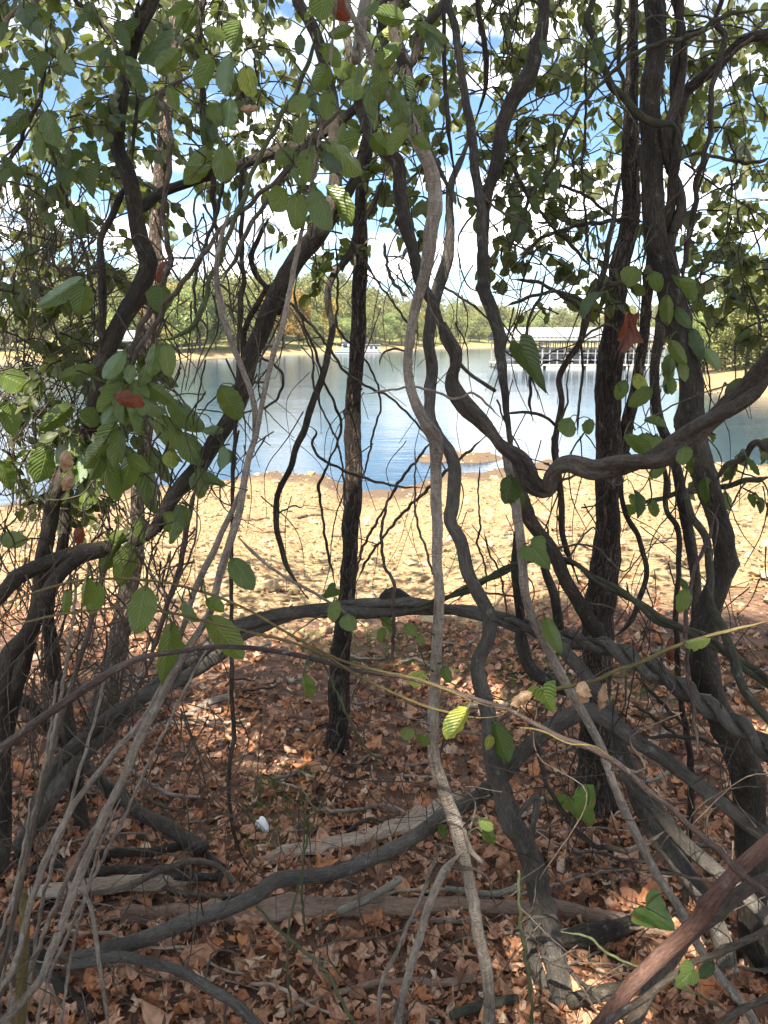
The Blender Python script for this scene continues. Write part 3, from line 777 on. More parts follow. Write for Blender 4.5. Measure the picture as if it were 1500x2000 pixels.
def houseboat(label, x, y, s, accent):
    e = empty('houseboat', (x, y, WATER_Z)); e.scale = (s, s, s); tag(e, label, 'houseboat')
    def part(nm, mt, *bs):
        a = Acc()
        for b_ in bs: box(a, *b_)
        return add(nm, a.mesh(nm, [M[mt]], False), e)
    part('pontoon', 'steel', ((0, -0.9, 0.15), (7, 0.7, 0.55)), ((0, 0.9, 0.15), (7, 0.7, 0.55)))
    part('deck', 'deck', ((0, 0, 0.5), (7.2, 2.8, 0.12)))
    w = part('cabin', 'white', ((0.3, 0.1, 1.6), (4.6, 2.3, 2.1)))
    part('roof', 'roof', ((0, 0, 2.75), (6.6, 2.9, 0.14)))
    for xx in (-1.2, 0.4, 1.9): part('window', 'tint', ((xx, -1.07, 1.75), (0.9, 0.06, 0.8)))
    part('panel', accent, ((-0.4, -1.08, 0.95), (3.0, 0.05, 0.5)))
    for xx in (-3.1, 3.1):
        for yy in (-1.2, 1.2): part('post', 'steel', ((xx, yy, 1.6), (0.08, 0.08, 2.2)))
    part('rail', 'steel', ((0, -1.32, 1.15), (6.9, 0.05, 0.06)), ((0, -1.32, 0.85), (6.9, 0.04, 0.05)))
def atpx(px, Y): return (px - 750) / FPX * Y * 1.02
houseboat('teal-trimmed houseboat moored by the far shore behind the slim tree', atpx(688, 148), 148, 0.85, 'teal')
houseboat('white houseboat moored by the far shore beside the slim tree', atpx(724, 152), 152, 0.62, 'white')

# ------------------------------------------------------------------ gravel, stones, spit
def rock_geo(rg, sub=1):
    t = (1 + 5 ** .5) / 2
    v = np.array([(-1, t, 0), (1, t, 0), (-1, -t, 0), (1, -t, 0), (0, -1, t), (0, 1, t), (0, -1, -t), (0, 1, -t), (t, 0, -1), (t, 0, 1), (-t, 0, -1), (-t, 0, 1)], float)
    v /= np.linalg.norm(v[0])
    f = np.array([(0, 11, 5), (0, 5, 1), (0, 1, 7), (0, 7, 10), (0, 10, 11), (1, 5, 9), (5, 11, 4), (11, 10, 2), (10, 7, 6), (7, 1, 8), (3, 9, 4), (3, 4, 2), (3, 2, 6), (3, 6, 8), (3, 8, 9), (4, 9, 5), (2, 4, 11), (6, 2, 10), (8, 6, 7), (9, 8, 1)])
    for _ in range(sub):
        vs = [tuple(x) for x in v]; idx = {}; nf = []
        def midp(a, b):
            key = (min(a, b), max(a, b))
            if key not in idx:
                p = (np.array(vs[a]) + np.array(vs[b])); p /= np.linalg.norm(p); idx[key] = len(vs); vs.append(tuple(p))
            return idx[key]
        for a, b, c in f:
            ab, bc, ca = midp(a, b), midp(b, c), midp(c, a)
            nf += [(a, ab, ca), (b, bc, ab), (c, ca, bc), (ab, bc, ca)]
        v = np.array(vs); f = np.array(nf)
    for _ in range(7):                        # chop facets
        d = rg.normal(size=3); d /= np.linalg.norm(d); lim = rg.uniform(0.45, 0.85)
        e = v @ d; v = v - np.where(e > lim, e - lim, 0)[:, None] * d
    v = v * (1 + 0.05 * rg.normal(size=len(v)))[:, None]
    v = v * np.array([rg.uniform(0.8, 1.25), rg.uniform(0.7, 1.1), rg.uniform(0.4, 0.7)])
    return v, f
rg = np.random.default_rng(21)
peb = [rock_geo(rg, 0) for _ in range(10)]
acc = Acc()
N = 15000
ys = 4.3 + 14.5 * rg.uniform(0, 1, N) ** 1.25
xs = rg.uniform(-1, 1, N) * (ys * 0.56 + 0.6)
edge = 4.6 + 0.7 * np.sin(xs * 1.3) + 0.5 * np.sin(xs * 3.1 + 1)
zz = zg_np(xs, ys)
for i in range(N):
    if ys[i] < edge[i] and rg.uniform() > 0.25: continue
    if zz[i] < WATER_Z - 0.02: continue
    if zz[i] < -1.08 and rg.uniform() < 0.8: continue
    v, f = peb[i % 10]
    s = rg.lognormal(-4.2, 0.65) * (0.8 + ys[i] * 0.035)
    a = rg.uniform(0, 6.28); c_, s_ = math.cos(a), math.sin(a)
    vv = v * s; vv = np.stack([vv[:, 0] * c_ - vv[:, 1] * s_, vv[:, 0] * s_ + vv[:, 1] * c_, vv[:, 2]], 1)
    acc.put(vv + np.array([xs[i], ys[i], zz[i] + s * 0.15]), f)
tag(add('gravel', acc.mesh('gravel', [M['stone']], smooth=False)), 'pale tan gravel covering the sunlit shore', 'gravel', kind='stuff')
rocks = [new_mesh('shore_rock', *rock_geo(rg, 1), mats=[M['stone']], smooth=False) for _ in range(6)]
cnt = 0
NAMED = [(800, 1105, 40, 'pale angular rock on the gravel beside the pale knotted stem'), (880, 1100, 34, 'cream rock on the gravel just behind the sinuous grey vine'),
         (545, 1170, 34, 'grey-brown rock on the gravel just behind the arched vine'), (975, 1045, 30, 'brown rock on gravel between two dark stems'),
         (1290, 1130, 50, 'low brown rock slab on gravel between thin vertical vines'), (1262, 1165, 26, 'rounded pink rock on gravel at the bend of a thin vine')]
for px, py, w, lab in NAMED:
    p = G(px, py); s = w * (p - Vector((0, 0, CAM_H))).length / FPX * 0.55
    o = add('shore_rock', rocks[cnt % 6], loc=p + Vector((0, 0, s * 0.1))); o.scale = (s, s, s * 0.9); o.rotation_euler.z = rg.uniform(0, 6); cnt += 1
    tag(o, lab, 'rock', 'rocks on the shore')
for i in range(75):
    px, py = rg.uniform(20, 1480), 915 + 250 * rg.uniform(0, 1) ** 1.2
    p = G(px, py)
    if p.z < WATER_Z + 0.03 or p.y > 25: continue
    s = rg.uniform(0.025, 0.075) * (0.7 + p.y * 0.05)
    o = add('shore_rock', rocks[cnt % 6], loc=p + Vector((0, 0, s * 0.1))); o.scale = (s, s, s * rg.uniform(0.6, 1)); o.rotation_euler.z = rg.uniform(0, 6); cnt += 1
    tag(o, 'small pale rock lying on the sunlit gravel shore', 'rock', 'small rocks on the shore')
for i in range(40):
    x = rg.uniform(0.4, 3.4); y = 19.3 + rg.normal() * 0.5; z = zg(x, y)
    if z < WATER_Z - 0.04: continue
    s = rg.uniform(0.04, 0.10)
    o = add('shore_rock', rocks[cnt % 6], loc=(x, y, z)); o.scale = (s, s, s * 0.7); o.rotation_euler.z = rg.uniform(0, 6); cnt += 1
    tag(o, 'brown rock on the low spit poking out into the lake', 'rock', 'rocks on the spit')
for i in range(30):
    x = rg.uniform(18.5, 33); y = 46 + rg.normal() * 2.5 - (x - 18) * 0.3; z = zg(x, y)
    s = rg.uniform(0.15, 0.45)
    o = add('bank_rock', rocks[cnt % 6], loc=(x, y, z)); o.scale = (s, s, s * 0.7); o.rotation_euler.z = rg.uniform(0, 6); cnt += 1
    tag(o, 'pale rock on the gravel bank across the inlet', 'rock', 'rocks on the bank across the inlet')

# ------------------------------------------------------------------ leaf litter
def leaf_geo(rg, shape='oval', fold=0.25, curl=0.2, nu=8, nv=12):
    t = np.linspace(0, 1, nv + 1); u = np.linspace(-1, 1, nu + 1)
    if shape == 'heart': wid = np.array([0.62 if k == 0 else 1 for k in range(nv + 1)]) * (1 - t ** 1.6) ** 0.72 * (0.80 + 0.35 * np.sin(np.pi * np.clip(t * 1.6 + 0.18, 0, 1)))
    else: wid = np.sin(np.pi * np.clip(t, 0.001, 0.999) ** 0.92) ** 0.58
    wid = wid * (1 + 0.03 * rg.normal(size=nv + 1))
    X = wid[:, None] * u[None] * 0.5
    Yv = np.repeat(t[:, None], nu + 1, 1)
    if shape == 'heart': Yv = Yv - 0.20 * np.abs(u)[None] ** 0.8 * (1 - t)[:, None] ** 2.5 * np.sin(np.pi * np.clip(np.abs(u), 0, .85))[None] ** 0.5
    Z = -fold * np.abs(X) - curl * (t[:, None] - 0.3) ** 2 * np.sign(rg.uniform(-0.3, 1)) + 0.012 * np.sin((t[:, None] * 9 - np.abs(u)[None] * 2.2) * 2 * np.pi) * np.abs(u)[None] ** 0.7 + 0.03 * rg.normal(size=(nv + 1, 1)) * u[None]
    V = np.stack([X, Yv, Z], 2).reshape(-1, 3)
    UV = np.stack([np.repeat((u[None] * 0.5 + 0.5), nv + 1, 0), np.repeat(t[:, None], nu + 1, 1)], 2).reshape(-1, 2)
    m = nu + 1; i0 = np.arange(nv)[:, None] * m + np.arange(nu)[None]
    return V, np.stack([i0, i0 + 1, i0 + m + 1, i0 + m], 2).reshape(-1, 4), UV
def lobed_leaf(rg, big):
    """flat lobed leaf in the unit disc, curled; returns V,F,UV"""
    if big:
        ang = []; rad = []
        for a, r in ((-150, .35), (-128, .78), (-104, .42), (-75, .95), (-52, .50), (-22, .62), (-8, .52), (0, 1.1), (8, .52), (22, .62), (52, .50), (75, .95), (104, .42), (128, .78), (150, .35)):
            ang.append(math.radians(a + rg.uniform(-5, 5))); rad.append(r * rg.uniform(0.85, 1.12))
    else:
        k = rg.integers(7, 10); ang = np.sort(rg.uniform(-2.7, 2.7, k)); rad = rg.uniform(0.35, 1.0, k)
    ang = np.array(ang); rad = np.array(rad)
    O = np.stack([np.sin(ang) * rad, np.cos(ang) * rad], 1) * 0.5
    base = np.array([[0, -0.32]]) * 0.6
    I = O * 0.5
    Q = np.vstack([[[0, -0.05]], I, O, base])
    n = len(O); F3 = []; F4 = []
    for i in range(n - 1):
        F3.append((0, 1 + i + 1, 1 + i)); F4.append((1 + i, 1 + i + 1, 1 + n + i + 1, 1 + n + i))
    F3.append((0, 1, 1 + 2 * n)); F3.append((0, 1 + 2 * n, n)); F3.append((1, 1 + n, 1 + 2 * n)); F3.append((1 + 2 * n, 2 * n, n))
    r2 = (Q ** 2).sum(1)
    c1, c2 = rg.uniform(-1.2, 1.9), rg.uniform(-1.0, 1.5)
    z = c1 * Q[:, 0] ** 2 + c2 * Q[:, 1] ** 2 + 0.13 * rg.normal(size=len(Q)) * np.sqrt(r2) * 2 + 0.25 * np.abs(Q[:, 0]) * rg.uniform(-0.5, 1)
    return np.stack([Q[:, 0], Q[:, 1], z], 1), [np.array(F4), np.array(F3)], Q + 0.5
rg = np.random.default_rng(3)
BIG = [lobed_leaf(rg, True) for _ in range(12)]
SML = [lobed_leaf(rg, False) for _ in range(14)]
def curled_oval(rg):
    v, f, u = leaf_geo(rg, 'oval', rg.uniform(0, .6), rg.uniform(-.6, .9), 3, 5)
    a = v[:, 0] * rg.uniform(1, 4.5); v = np.stack([np.sin(a) * .3, v[:, 1] - .5, v[:, 2] + (1 - np.cos(a)) * .3 + .07 * rg.normal(size=len(v))], 1)
    return v * np.array([1, 1, rg.choice([-1, 1])]), [f], u
CURL = [curled_oval(rg) for _ in range(14)]
def rotm(rg, tilt):
    a = rg.uniform(0, 6.28); m = Matrix.Rotation(rg.normal() * tilt, 3, 'X') @ Matrix.Rotation(rg.normal() * tilt, 3, 'Y') @ Matrix.Rotation(a, 3, 'Z')
    return np.array(m)
big_me = [new_mesh('fallen_leaf', v, f, uv=u, mats=[M['litter']]) for v, f, u in BIG[:6] + CURL[:6]]
n_big = 0
while n_big < 300:
    px, py = rg.uniform(-20, 1520), 1235 + 790 * rg.uniform(0, 1)
    p = G(px, py)
    s = rg.uniform(0.045, 0.098)
    o = add('fallen_leaf', big_me[n_big % 12], loc=p + Vector((0, 0, rg.uniform(0.012, 0.03))))
    o.scale = (s, s, s); o.rotation_euler = Matrix(rotm(rg, 0.38).tolist()).to_euler()
    if n_big % 12 < 6: tag(o, 'dry lobed brown leaf lying on top of the leaf litter', 'leaf', 'large lobed fallen leaves on the woodland floor')
    else: tag(o, 'dry curled unlobed brown leaf lying on top of the leaf litter', 'leaf', 'large curled fallen leaves on the woodland floor')
    n_big += 1
acc = Acc()
N = 40000
yy = 1.05 + 7.5 * rg.uniform(0, 1, N) ** 1.6
xx = rg.uniform(-1, 1, N) * (yy * 0.60 + 0.5)
zz = zg_np(xx, yy)
dens = np.clip((5.1 + 0.6 * np.sin(xx * 2.0) + 0.3 * np.sin(xx * 7) - yy) / 1.6, 0.16, 1)
for i in range(N):
    if rg.uniform() > dens[i]: continue
    kk = rg.uniform()
    if kk < 0.13: v, f, u = BIG[rg.integers(12)]; s = rg.uniform(0.035, 0.085)
    elif kk < 0.45: v, f, u = CURL[rg.integers(14)]; s = rg.uniform(0.02, 0.062)
    else: v, f, u = SML[rg.integers(14)]; s = 0.012 + 0.045 * rg.uniform() ** 1.7
    acc.put((v * s) @ rotm(rg, 0.5).T + np.array([xx[i], yy[i], zz[i] + rg.uniform(0.001, 0.022)]), f, UV=u)
tag(add('leaf_litter', acc.mesh('leaf_litter', [M['litter']])), 'carpet of dry russet brown fallen leaves on the ground', 'leaf litter', kind='stuff')
# stray dry leaves blown onto the gravel
# grass and low ground cover
acc = Acc()
def blades(px0, px1, py0, py1, n, hgt):
    for _ in range(n):
        p = G(rg.uniform(px0, px1), rg.uniform(py0, py1))
        h = hgt * rg.uniform(0.4, 1.3); a = rg.uniform(0, 6.28); w = 0.0025
        d = np.array([math.cos(a), math.sin(a), 0]); q = np.array(p); l_ = np.array([rg.normal() * .5, rg.normal() * .5, 0]) * h
        e = np.array([-d[1], d[0], 0]) * w
        V = np.array([q - e, q + e, q + e * .8 + l_ * .35 + [0, 0, h * .6], q - e * .8 + l_ * .35 + [0, 0, h * .6], q + l_ + [0, 0, h * .85]])
        acc.put(V, [np.array([[0, 1, 2, 3]]), np.array([[3, 2, 4]])])
blades(560, 860, 1235, 1310, 900, 0.03); blades(980, 1260, 1280, 1400, 900, 0.03); blades(1240, 1500, 1270, 1420, 300, 0.03)
blades(480, 620, 1500, 1680, 150, 0.06); blades(720, 1000, 1210, 1330, 500, 0.03)
tag(add('grass', acc.mesh('grass', [M['grass']])), 'thin short green grass between the leaves near the gravel', 'grass', kind='stuff')

# ------------------------------------------------------------------ trees standing in the tangle
def branches(host, specs, m):
    for path, Y0, Y1 in specs:
        stem('branch', None, None, path, Y0, Y1, m, parent=host)
T1 = stem('tree', 'slim tree with sunlit tan bark behind the leafy left tangle', 'tree',
    '347,0,25 340,60 333,133,26 320,267,28 307,400,28 303,483 307,520 293,633,30 287,800,31 280,900 270,960 267,1067,34 243,1183,40 227,1283,46 200,1390,60', 3.0, 2.95, 'furrow_lit', top=1.6, flare=0.35, wob=0.1, rough=0.05, sides=36, bot=0.01)
T2 = stem('tree', 'slim dark furrowed tree standing straight at the centre of the view', 'tree',
    '748,-20,20 745,80,21 735,180,23 722,267,26 713,333,28 703,433,30 703,500,31 700,633,33 693,733,35 690,833,36 690,917,36 690,983,35 685,1017,35 682,1100,36 677,1167,38 668,1250,42 663,1333,44 660,1417,46 658,1450,52', 2.78, 2.76, 'furrow', top=1.6, flare=0.25, wob=0.12, sides=36, bot=0.01)
T3 = stem('tree', 'smooth-barked dark tree wrapped by vines near the right edge', 'tree',
    '1277,-20,44 1280,100,45 1270,200,46 1273,300,46 1277,400,46 1283,483,48 1293,517,50 1307,583,51 1330,667,50 1347,750,50 1350,800,52 1363,883,56 1383,950,54 1410,1033,48 1417,1100,48 1390,1173,52 1377,1233,60 1377,1300,60 1390,1360,58 1430,1430,60 1457,1517,64 1463,1633,66 1467,1767,64 1477,1900,66', 1.92, 1.66, 'dark', top=1.8, bot=1, wob=0.12, knots=4, flare=0.3, sides=36)
T4 = stem('tree', 'thick furrowed brown tree behind the thick looped vine', 'tree',
    '1238,-20,22 1235,100,26 1233,207,30 1230,300,34 1230,433,40 1213,517,44 1200,617,48 1190,733,52 1187,833,54 1187,933,55 1190,1017,56 1180,1117,62 1167,1217,66 1165,1340,66 1163,1470,70 1162,1560,84', 2.45, 2.4, 'furrow', top=1.6, flare=0.3, wob=0.1, sides=40, bot=0.01)
branches(T4, [('1275,430,20 1270,520,22 1257,633,24 1247,717,25 1233,800,27 1218,875,28 1200,930,22', 2.5, 2.42)], 'furrow')

# ------------------------------------------------------------------ vines and stems, the large dark ones first
V1 = stem('vine', 'thick charcoal vine trunk snaking down the left beside the tan tree', 'vine',
    '302,-20,30 288,20,32 262,80,30 250,130 243,167,28 235,233,28 230,290,30 247,333,32 258,367,33 263,400,35 270,467,38 288,515,42 270,575,42 245,610,38 222,655,38 205,700,36 190,760,36 180,830,36 160,880,36 130,930,36 105,985,34 88,1060,34 78,1130,34 66,1220,34 40,1300,34 15,1400,34', 1.95, 1.9, 'dark', top=1.3, bot=1, knots=5)
branches(V1, [('262,405,20 277,405,26 317,377,24 383,350,22 433,333,22 500,310,22 583,283,23 650,247,22 700,207,20 735,150,16 760,60,13', 1.95, 2.2),
              ('258,362,10 240,373,15 217,423,16 197,467,15 197,500,16 200,567,17 200,633,16 196,690,14', 1.93, 1.9),
              ('272,0,10 262,50,11 257,100,9', 1.93, 1.94), ('262,120,8 268,200,8 262,260,9 258,318,8', 1.9, 1.92)], 'dark')
V2 = stem('vine', 'thick dark leaning vine trunk sweeping from upper centre to lower left', 'vine',
    '578,-20,22 583,0,24 607,43,25 628,100,25 648,200,25 655,300,27 650,390,34 625,440,42 583,500,43 543,567,40 517,633,38 490,690,36 473,760,36 450,825,36 427,860,36 377,927,36 333,978,34 300,1033,30 250,1062,28 197,1070,28 100,1093,30 43,1120,32 0,1160,32 -60,1230,32', 2.15, 1.75, 'dark', top=1.3, bot=1, knots=5)
branches(V2, [('720,250,22 700,330,20 668,400,24 640,440,26', 2.2, 2.15), ('560,560,8 545,610,13 525,560,12 500,600,13 480,640,12 470,700,10', 2.05, 2.1)], 'dark')
stem('vine', 'charcoal vine bending under the leafy left tangle into the leaf litter', 'vine',
    '200,1075,26 153,1090,30 110,1133,32 80,1187,36 50,1240,36 20,1280,36 7,1333,34 0,1400,34 -20,1480,34', 1.8, 1.7, 'dark', bot=1, knots=4)
stem('vine', 'dark stem dropping beside the charcoal vine to the ground at far left', 'vine',
    '135,930,26 130,1000,26 123,1067,24 100,1133,24 95,1200,24 100,1270,30 110,1330,32 125,1390,32 140,1460,30 150,1540,34', 2.05, 2.15, 'dark', bot=1, knots=4)
stem('vine', 'dark leaning stem on the left crossing low above the leaves', 'vine', '20,1345,22 60,1375,24 100,1425,22 150,1480,22 200,1530,20', 2.2, 2.3, 'dark', bot=1)
V3 = stem('vine', 'pale grey-brown knotted stem running full height at the centre foreground', 'vine',
    '677,-20,12 680,10,13 693,40,14 713,77,16 730,123,20 763,193,27 800,233,29 820,283,30 843,333,30 850,383,30 843,450,30 833,517,27 820,567,24 807,617,22 800,667,21 797,733,23 810,783,24 833,827,27 853,860,32 852,917,25 851,983,24 853,1017,23 853,1100,23 857,1167,24 855,1233,24 852,1300,24 847,1383,24 847,1467,25 853,1500,27 867,1543,30 883,1590,32 900,1643,36 908,1687,30 923,1750,27 933,1817,26 950,1900,25 957,2010,25', 1.25, 1.12, 'pale', top=1.0, bot=1, knots=6, wob=0.12)
branches(V3, [('905,1660,18 877,1690,19 850,1740,19 823,1817,18 800,1893,18 777,1993,18 765,2060,18', 1.13, 1.06), ('905,1615,8 920,1660,12 945,1690,11', 1.12, 1.15),
              ('868,1652,8 845,1690,8 828,1740,8 800,1800,9 770,1870,10 745,1920,9 737,2010,8', 1.14, 1.12), ('695,120,26 705,40,26 720,-20,24', 1.3, 1.35)], 'pale')
V5 = stem('vine', 'dark forked vine rising behind the pale stem at top centre', 'vine',
    '762,-20,24 767,0,24 772,60,26 780,95,28 792,127,30 797,167,26 807,207,24 823,253,22 837,300,20 858,335,17 880,380,14 885,440,12', 1.75, 1.6, 'dark', top=1.2, knots=4)
branches(V5, [('797,140,16 813,103,18 820,67,18 853,27,17 870,-10,16 880,-60,14', 1.75, 1.85)], 'dark')
V6 = stem('vine', 'dark vine angling down past the pale stem to the thick loop', 'vine',
    '690,140,18 705,210,22 722,262,26 747,290,30 777,327,31 783,383,28 790,433,28 800,470,27 807,500,26 820,545,26 837,577,26 853,613,27 873,660,27 893,702,29 918,730,30 942,747,31 968,764,33', 1.7, 1.48, 'dark', knots=5, top=0.8)
L_ = twisted('vine', 'thick brown twisted vine looping at centre and swinging up to right edge',
    '862,632,20 876,664,28 890,690,33 890,712,36 882,732,37 882,755,38 905,790,38 933,817,40 957,843,40 985,873,40 1013,893,40 1030,918,42 1040,945,46 1068,957,46 1080,922,44 1110,905,46 1160,917,48 1217,907,50 1283,895,54 1317,873,56 1360,840,58 1417,800,58 1467,760,58 1500,715,52 1540,640,50', 1.42, 1.2, 'liana', pitch=0.30, frac=0.44, phase=1.0, top=0, fat=1.08)
V7 = stem('vine', 'grey-brown stem right of centre running from the top edge to the loop', 'vine',
    '862,-20,15 870,0,16 890,60,18 900,133,18 913,207,19 920,250,20 927,317,20 937,400,22 942,483,26 947,567,29 970,633,27 980,700,26 987,783,24 995,850,24 1005,930,24 1008,1000,22', 1.75, 1.6, 'grey', top=1.0, knots=5)
V9 = stem('vine', 'heavy dark limb curving down from the top right of centre', 'vine',
    '1066,-20,25 1063,0,26 1060,50,28 1043,117,34 1020,167,37 1000,200,34 983,243,30 977,300,32 960,350,29 946,400,26 944,470,22 948,540,18', 1.8, 1.68, 'dark', top=1.3, knots=4)
stem('vine', 'thin dark vine curving into the grey-brown stem at upper right centre', 'vine', '930,-20,11 935,20,12 947,90,13 950,133,13 945,183,13 927,240,11 917,268,9', 1.82, 1.95, 'dark', top=0.9)
stem('vine', 'slender straight dark vine hanging behind the pale stem top', 'vine', '868,-20,9 867,67,10 870,167,10 877,267,10 887,333,9 895,400,8', 1.9, 1.9, 'dark', top=0.9)
V10 = stem('vine', 'long sinuous grey vine winding down to the ground right of the pale stem', 'vine',
    '915,275,9 897,323,13 884,352,16 878,400,17 880,440,18 880,470,19 875,505,24 860,550,26 845,610,26 837,667,27 845,717,26 840,767,25 840,815,26 858,855,27 877,883,28 887,917,30 883,983,28 878,1017,27 900,1057,27 913,1117,28 930,1150,29 955,1200,30 953,1250,30 934,1293,31 937,1333,34 957,1400,38 962,1467,40 980,1533,42 995,1600,46 1020,1640,48 1043,1700,48 1063,1783,48 1083,1867,50 1097,1967,52', 2.0, 1.55, 'cable', bot=1, knots=5, flare=0.2, wob=0.15)
branches(V10, [('1010,1600,18 1030,1570,14 1048,1555,14 1040,1620,13 1030,1690,13 1012,1750,10', 1.5, 1.5), ('1055,1780,26 1035,1830,28 1050,1900,28 1075,1985,32', 1.62, 1.6)], 'cable')
ARCH = twisted('vine', 'pair of thick grey vines twisted together arching low across the middle',
    '20,1700,62 60,1615,62 127,1493,60 187,1433,60 260,1373,60 333,1327,58 400,1283,56 467,1233,55 500,1220,55 567,1199,50 633,1190,48 700,1188,48 750,1186,46 800,1183,46 850,1188,46 920,1196,40 980,1210,36 1040,1225,34', 2.05, 2.0, 'cable', pitch=1.1, frac=0.46, Ymid=2.1, phase=-0.9)
CABLE = twisted('vine', 'thick rope-like dark vine of strands wound tightly at lower right',
    '985,1215,32 1033,1227,36 1083,1240,42 1133,1252,46 1200,1268,50 1250,1298,51 1300,1323,51 1350,1357,51 1400,1390,52 1450,1423,54 1500,1465,56 1570,1540,56', 1.98, 1.45, 'cable', pitch=0.15, frac=0.50, bot=1, fat=1.04)
V22 = twisted('vine', 'mossy pair of slim vines rising off the arch and dropping to the right edge',
    '800,1195,16 860,1172,18 917,1148,20 967,1123,20 1005,1104,18 1045,1094,17 1083,1092,18 1127,1103,19 1160,1130,21 1213,1157,23 1253,1183,24 1287,1210,26 1333,1228,26 1383,1250,26 1433,1287,27 1500,1333,28 1560,1390,28', 2.0, 1.5, 'moss', pitch=0.26, frac=0.45, bot=1)
stem('vine', 'knob-ended dark vine stub rising off the low arch at the centre', 'vine', '745,1195,16 750,1170,28 768,1160,30 790,1172,26 812,1190,20', 2.06, 2.06, 'dark', knots=1)
LOW = stem('vine', 'smooth dark vine rising from lower left ground to a low peak at right', 'vine',
    '20,1915,36 60,1900,36 117,1883,36 200,1860,34 283,1833,33 367,1800,32 433,1777,32 500,1747,32 533,1722,32 583,1713,30 640,1709,30 687,1693,31 750,1667,32 817,1630,32 867,1593,31 917,1567,32 967,1533,32 1005,1490,32 1030,1462,33 1067,1427,34 1117,1397,35 1150,1387,36 1200,1412,36 1240,1447,32 1283,1473,32 1333,1510,34 1400,1560,35 1467,1613,36 1530,1660,36', 1.62, 1.5, 'cable', Ymid=1.78, bot=1, knots=4, wob=0.12)
stem('vine', 'curved dark vine forking from the smooth low vine at the lower left', 'vine', '130,1890,18 233,1868,22 300,1880,22 367,1903,22 417,1933,22 467,1967,22 510,2010,22', 1.58, 1.45, 'cable', bot=1)
stem('vine', 'dark stem slanting down out of the lower left corner', 'vine', '60,1870,26 100,1907,26 133,1943,26 167,1983,26 195,2030,26', 1.62, 1.45, 'dark', bot=1)
stem('fallen_branch', 'dark broken branch lying at the left edge under pale sticks', 'branch', '-30,1800,30 0,1818,30 40,1843,29 80,1865,24', 1.6, 1.62, 'dark', bot=1)
V23 = stem('vine', 'smooth reddish-brown stem rising to the right edge in the lower right corner', 'vine', '1500,1645,33 1467,1677,33 1417,1723,34 1367,1793,34 1300,1860,35 1233,1930,37 1180,1995,38 1140,2050,38', 1.05, 1.05, 'red', top=0.8, bot=1, knots=5)
stem('vine', 'olive-brown forked stem beneath the reddish-brown stem at lower right', 'vine', '1510,1712,28 1467,1730,28 1417,1767,29 1350,1823,29 1300,1890,30 1262,1950,30 1230,2010,32', 1.12, 1.1, 'brown', top=0.7, bot=1, knots=5)
stem('vine', 'light brown thin stem crossing below the reddish stem at lower right', 'vine', '1510,1810,14 1450,1840,15 1400,1863,15 1350,1882,16 1330,1895,16 1260,1947,16 1177,2003,18 1140,2040,18', 0.98, 0.98, 'brown', top=0.6, bot=1, knots=7)
stem('vine', 'light brown stem in the extreme lower right corner', 'vine', '1510,1945,15 1455,1968,15 1400,2003,15 1360,2040,15', 1.0, 1.0, 'brown', top=0.5, bot=1)
stem('vine', 'dark grey stem slanting from the rope-like vine to the lower right edge', 'vine', '1085,1250,20 1110,1283,27 1150,1325,28 1190,1385,28 1213,1467,30 1233,1517,31 1283,1583,33 1333,1643,33 1383,1687,33 1433,1733,34 1500,1800,35 1550,1860,35', 1.85, 1.45, 'cable', bot=1, knots=4)
stem('vine', 'thick grey root-like stem leaning beneath the slanting stem at right', 'vine', '1230,1480,28 1250,1560,36 1290,1640,40 1333,1700,41 1377,1760,41 1407,1833,40 1425,1920,42', 1.78, 1.6, 'cable', bot=1, knots=3, flare=0.3)
V29 = stem('vine', 'straight dark vine slanting down from the loop into the rope-like vine', 'vine', '1000,900,24 1015,960,28 1033,1010,30 1077,1077,30 1110,1143,29 1140,1193,29 1170,1240,28 1200,1270,20', 1.75, 1.85, 'dark', knots=4)
stem('vine', 'dark upright vine behind the straight slanting vine right of centre', 'vine', '1060,1060,16 1067,1117,20 1083,1167,21 1092,1217,21 1090,1260,20', 2.1, 2.05, 'dark')
stem('vine', 'dark vine dropping from the arch end and curving below it', 'vine', '1018,1215,22 1018,1253,26 1037,1307,28 1073,1337,28 1110,1350,24 1160,1345,20', 2.0, 2.02, 'grey')
stem('vine', 'dark stem dropping behind the pale striped stalk above the arch', 'vine', '1010,1040,18 1008,1100,19 1012,1160,20 1018,1215,20', 1.95, 2.0, 'dark')
V8 = stem('vine', 'dry pale jointed stalk crossing from centre right down to the lower right corner', 'vine',
    '985,880,14 1000,950,18 1010,1000,20 1020,1083,22 1027,1167,21 1050,1227,21 1077,1283,20 1110,1343,20 1143,1400,19 1177,1467,18 1190,1507,18 1213,1567,20 1240,1623,20 1263,1673,19 1290,1720,19 1327,1773,19 1367,1853,18 1400,1900,19 1447,1957,20 1480,2010,20', 1.42, 1.2, 'pale', bot=1, knots=8, wob=0.1)
stem('vine', 'dark vine twisting close behind the smooth tree near the right edge', 'vine', '1298,560,14 1293,620,18 1288,660,22 1279,710,22 1279,760,22 1285,810,23 1307,867,23 1320,917,23 1333,983,23 1345,1050,23 1355,1110,23 1360,1167,22 1360,1240,22', 2.0, 1.95, 'dark', bot=0, knots=4)
stem('vine', 'mossy green vine winding down the front of the smooth tree', 'vine', '1338,960,12 1350,1007,16 1377,1050,18 1387,1117,18 1390,1183,18 1417,1240,19 1433,1283,19 1457,1350,19 1500,1405,20 1550,1460,20', 1.68, 1.45, 'moss', bot=1)
stem('vine', 'thin dark upright vine between the furrowed tree and the smooth tree', 'vine', '1280,850,10 1300,930,11 1303,1000,11 1323,1030,12 1325,1117,12 1320,1183,12 1322,1267,12 1328,1360,13 1345,1450,15 1350,1530,15', 1.85, 1.85, 'dark', bot=1)
